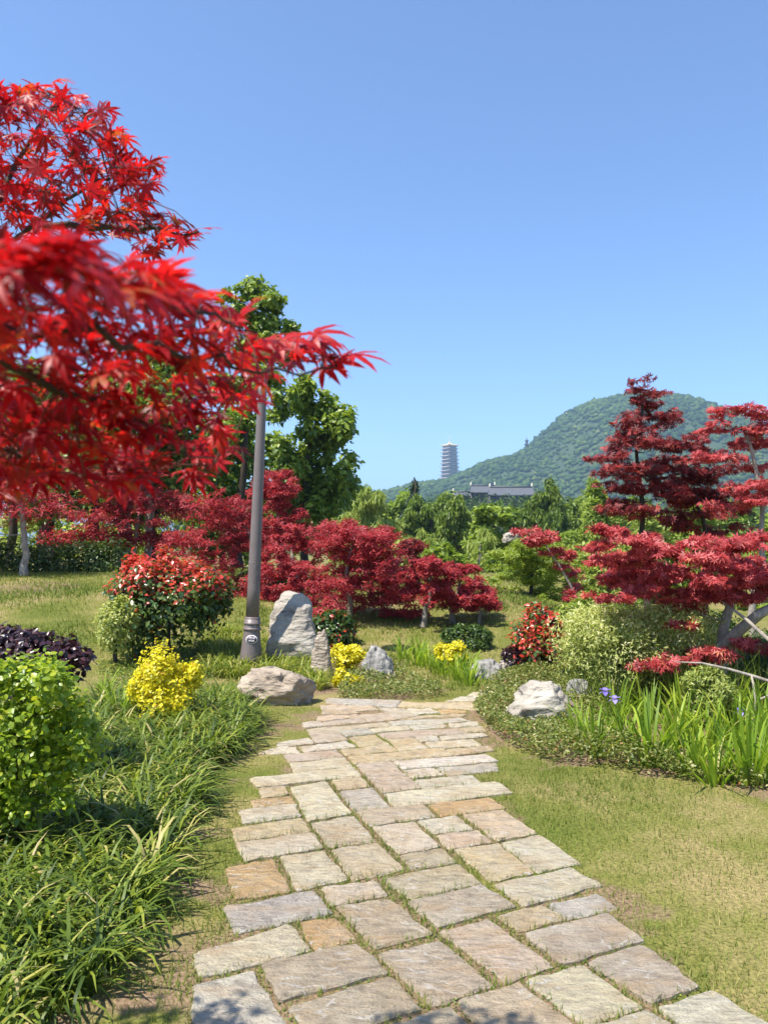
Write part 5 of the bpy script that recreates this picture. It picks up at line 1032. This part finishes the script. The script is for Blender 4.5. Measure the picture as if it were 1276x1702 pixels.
# moss and weeds in the joints
rs = RS(503); n = 110000; Y = 1.7 * (8.3 / 1.7) ** rs.rand(n); X = rs.uniform(-2.2, 3.0, n)
jn = np.zeros(n, bool)
for p in path_pts: c = p.mean(0); s_ = max(np.linalg.norm(p[0] - p[2]), .1); jn |= inside(c + (p - c) * (1 + .06 / s_), X, Y)
jn &= ~in_path(X, Y, -.02); X, Y = X[jn], Y[jn]; n = len(X); P = np.stack([X, Y, np.full(n, .002) + .006 * rs.rand(n)], -1)
o = leaf_mass('joint_moss', T_DIA, P, frames(np.array([0, 0, 1.0]) + rs.normal(size=(n, 3)) * .6, rs.normal(size=(n, 3))), .011 * rs.uniform(.6, 1.4, n), np.clip(rs.normal(.35, .2, n), 0, 1), 'broad_green', seed=503); tag(o, 'moss and tiny weeds in the joints of the path', kind='stuff')

# ------------------------------------------------------------------ the red maple over the viewer's left shoulder
def near_maple():
    rs = RS(601); base = np.array([-2.1, 1.3, 0.0])
    t = thing('japanese_maple', tuple(base), 'bright red maple reaching into the view from the left, very close', 'tree')
    crown0 = np.array([-1.75, 1.25, 1.25]); B = Bag(); B.add(*tube([base - np.array([0, 0, .05]), base + np.array([.05, 0, .5]), crown0, crown0 + np.array([.15, .1, .6])], [.075, .06, .05, .03], 9))
    # upper spray and lower spray: main branches through pixels at their depths
    upB = [[(-260, 520, 1.6), (-80, 470, 1.55), (60, 370, 1.5), (160, 300, 1.55), (250, 280, 1.6)], [(-80, 470, 1.55), (0, 330, 1.6), (60, 220, 1.65), (110, 160, 1.7)], [(60, 370, 1.5), (180, 380, 1.5), (270, 385, 1.5), (330, 385, 1.5)], [(-200, 360, 1.6), (-80, 260, 1.7), (0, 190, 1.8)]]
    loB = [[(-300, 500, .7), (-50, 540, .62), (150, 560, .66), (300, 590, .75), (430, 615, .85), (560, 610, .95)], [(-100, 560, .62), (100, 640, .72), (240, 700, .8), (330, 760, .85)], [(-150, 480, .55), (40, 450, .52), (180, 460, .56), (300, 510, .66), (400, 545, .78)], [(-200, 650, .8), (-20, 740, .85), (120, 790, .9)]]
    nodes = []
    for grp, r0 in ((upB, .008), (loB, .005)):
        for br in grp:
            pts = [at(*p) for p in br]; q = []
            for i in range(len(pts) - 1):
                for f in np.linspace(0, 1, 5)[:-1]: q.append(pts[i] * (1 - f) + pts[i + 1] * f + rs.normal(size=3) * .004)
            q.append(pts[-1]); rr = np.linspace(r0, r0 * .22, len(q)); B.add(*tube(q, rr, 6)); nodes += list(q)
        a = at(*grp[0][0]); B.add(*tube(curve(crown0 + np.array([.1, .05, .3]), a, rs, 7, .05), np.linspace(.02, r0, 7), 7))
    link('trunk', B.mesh('trunk', True), MAT['bark_dark'], t)
    up_poly = np.array([(-120, 150), (20, 138), (90, 132), (140, 165), (185, 185), (205, 225), (235, 250), (290, 270), (262, 300), (240, 330), (290, 368), (345, 390), (300, 408), (250, 425), (190, 400), (100, 385), (-120, 420)], float)
    lo_poly = np.array([(-140, 410), (60, 400), (160, 395), (215, 430), (300, 480), (400, 520), (470, 555), (560, 570), (615, 600), (560, 625), (480, 605), (430, 640), (395, 690), (370, 760), (330, 800), (270, 800), (200, 820), (90, 800), (-140, 860)], float)
    P, HD, NR, S = [], [], [], []
    def put(poly, n, dfun, size, hd0, jit, tilt, droop):
        q = scatter_poly(poly, n, rs)
        for x, y in q:
            d = dfun(x, y); P.append(at(x, y, d)); HD.append(np.array(hd0) + rs.normal(size=3) * jit + np.array([0, 0, -droop * rs.rand()]))
            NR.append(np.array([0, -.15, 1.0]) + rs.normal(size=3) * tilt); S.append(size * rs.uniform(.75, 1.2))
    put(up_poly, 640, lambda x, y: 1.55 + rs.uniform(-.25, .25), .036, (.7, -.2, .1), .75, .65, .7)
    put(lo_poly, 560, lambda x, y: .60 + .30 * sstep(100, 600, x) + .25 * sstep(450, 850, y) + rs.uniform(-.07, .18), .036, (.8, -.15, -.1), .55, .5, .9)
    put(np.array([(-140, 400), (120, 388), (200, 420), (380, 515), (300, 520), (120, 470), (-140, 500)], float), 52, lambda x, y: .43 + .22 * sstep(60, 400, x) + rs.uniform(-.05, .04), .037, (.9, -.1, -.1), .35, .35, .5)
    # the tip leaves
    for (x, y, d, hx, hz, s) in ((585, 588, .95, .9, -.12, .052), (560, 600, .96, .8, -.5, .045), (520, 555, .94, .9, .15, .05), (500, 575, .93, .8, -.3, .045), (470, 565, .92, .8, -.1, .05), (490, 600, .94, .4, -.8, .04), (535, 610, .96, .5, -.7, .04), (330, 380, 1.5, .9, .0, .055), (290, 365, 1.5, .6, .35, .05), (300, 400, 1.5, .6, -.6, .05), (240, 275, 1.55, .9, .0, .055), (95, 150, 1.65, .3, .8, .055)):
        P.append(at(x, y, d)); HD.append(np.array([hx, -.15, hz])); NR.append(np.array([-.1, -.55, .8]) + rs.normal(size=3) * .1); S.append(s)
    nv = len(P)
    # unseen rest of the crown at left: leaf clusters placed for their cast shade
    sh = np.array(sv) / sv.z; hubs = []
    for (lx, ly, hz, sg, m) in ((-.66, 2.42, 2.0, (.13, .10, .10), 150), (-1.75, 2.2, 2.0, (.30, .45, .2), 200), (-2.0, 3.0, 2.2, (.35, .4, .2), 140)):
        c0 = np.array([lx, ly, 0]) + sh * hz; hubs.append(c0)
        for k in range(m):
            c = c0 + np.clip(rs.normal(size=3), -1.7, 1.7) * np.array(sg); px_ = c[0] / max(c[1], .05) * F + CX
            if c[1] > .1 and px_ > -90: continue
            P.append(c); HD.append(rs.normal(size=3) + np.array([.5, 0, -.3])); NR.append(np.array([0, 0, 1.0]) + rs.normal(size=3) * .5); S.append(.055 * rs.uniform(.8, 1.2))
    P = np.array(P); R = frames(np.array(NR), np.array(HD)); S = np.array(S)
    # petioles and twigs: every leaf hangs on its nearest wood
    nod = np.array(nodes); Bt = Bag()
    for hb in hubs: Bt.add(*tube(curve(crown0 + np.array([.15, .1, .6]), hb, rs, 8, .06), np.linspace(.02, .006, 8), 6))
    for i in range(nv):
        dd = np.linalg.norm(nod - P[i], axis=1); j = int(np.argmin(dd + .02 * rs.rand(len(nod)))); a = nod[j]
        q = curve(a, P[i], rs, 4, .10); Bt.add(*tube(q, np.linspace(min(.0016, .0008 + .004 * dd[j]), .0006, 4), 4))
        if i % 2 == 0: nod = np.vstack([nod, q[2]])
    link('twigs', Bt.mesh('twigs', True), MAT['bark_red'], t, kind='stuff')
    mes = []
    for tv, tt in T_MAPLE:
        m = tri_mesh('leaf', tv, tt); m.materials.append(MAT['maple_near']); mes.append(m)
    px = P[:nv, 0] / P[:nv, 1] * F + CX; score = S[:nv] / P[:nv, 1] - (px < 10) * 1.0; order = np.argsort(-score); pick = set(order[:300].tolist())
    for i in sorted(pick):
        o = link('leaf', mes[rs.randint(len(mes))], None, t); M = Matrix(R[i].tolist()).to_4x4() @ Matrix.Scale(float(S[i]), 4); M.translation = P[i]; o.matrix_basis = M
    rest = np.array([i for i in range(len(P)) if i not in pick])
    leaf_mass('foliage', T_MAPLE, P[rest], R[rest], S[rest], RS(9).rand(len(rest)), 'maple_near_mass', t)
near_maple()

# ------------------------------------------------------------------ the hazy air
m, nt, out = new_mat('haze'); v = nt.nodes.new('ShaderNodeVolumePrincipled'); v.inputs['Color'].default_value = (0.48, 0.70, 0.93, 1); v.inputs['Density'].default_value = 0.00032; v.inputs['Anisotropy'].default_value = 0.2
nt.links.new(v.outputs[0], out.inputs['Volume'])
V, T = box(-6100, 6100, -4100, 8100, -6.2, 278); o = link('haze', tri_mesh('haze', V, T), m); tag(o, 'thin bluish haze in the air', kind='stuff')
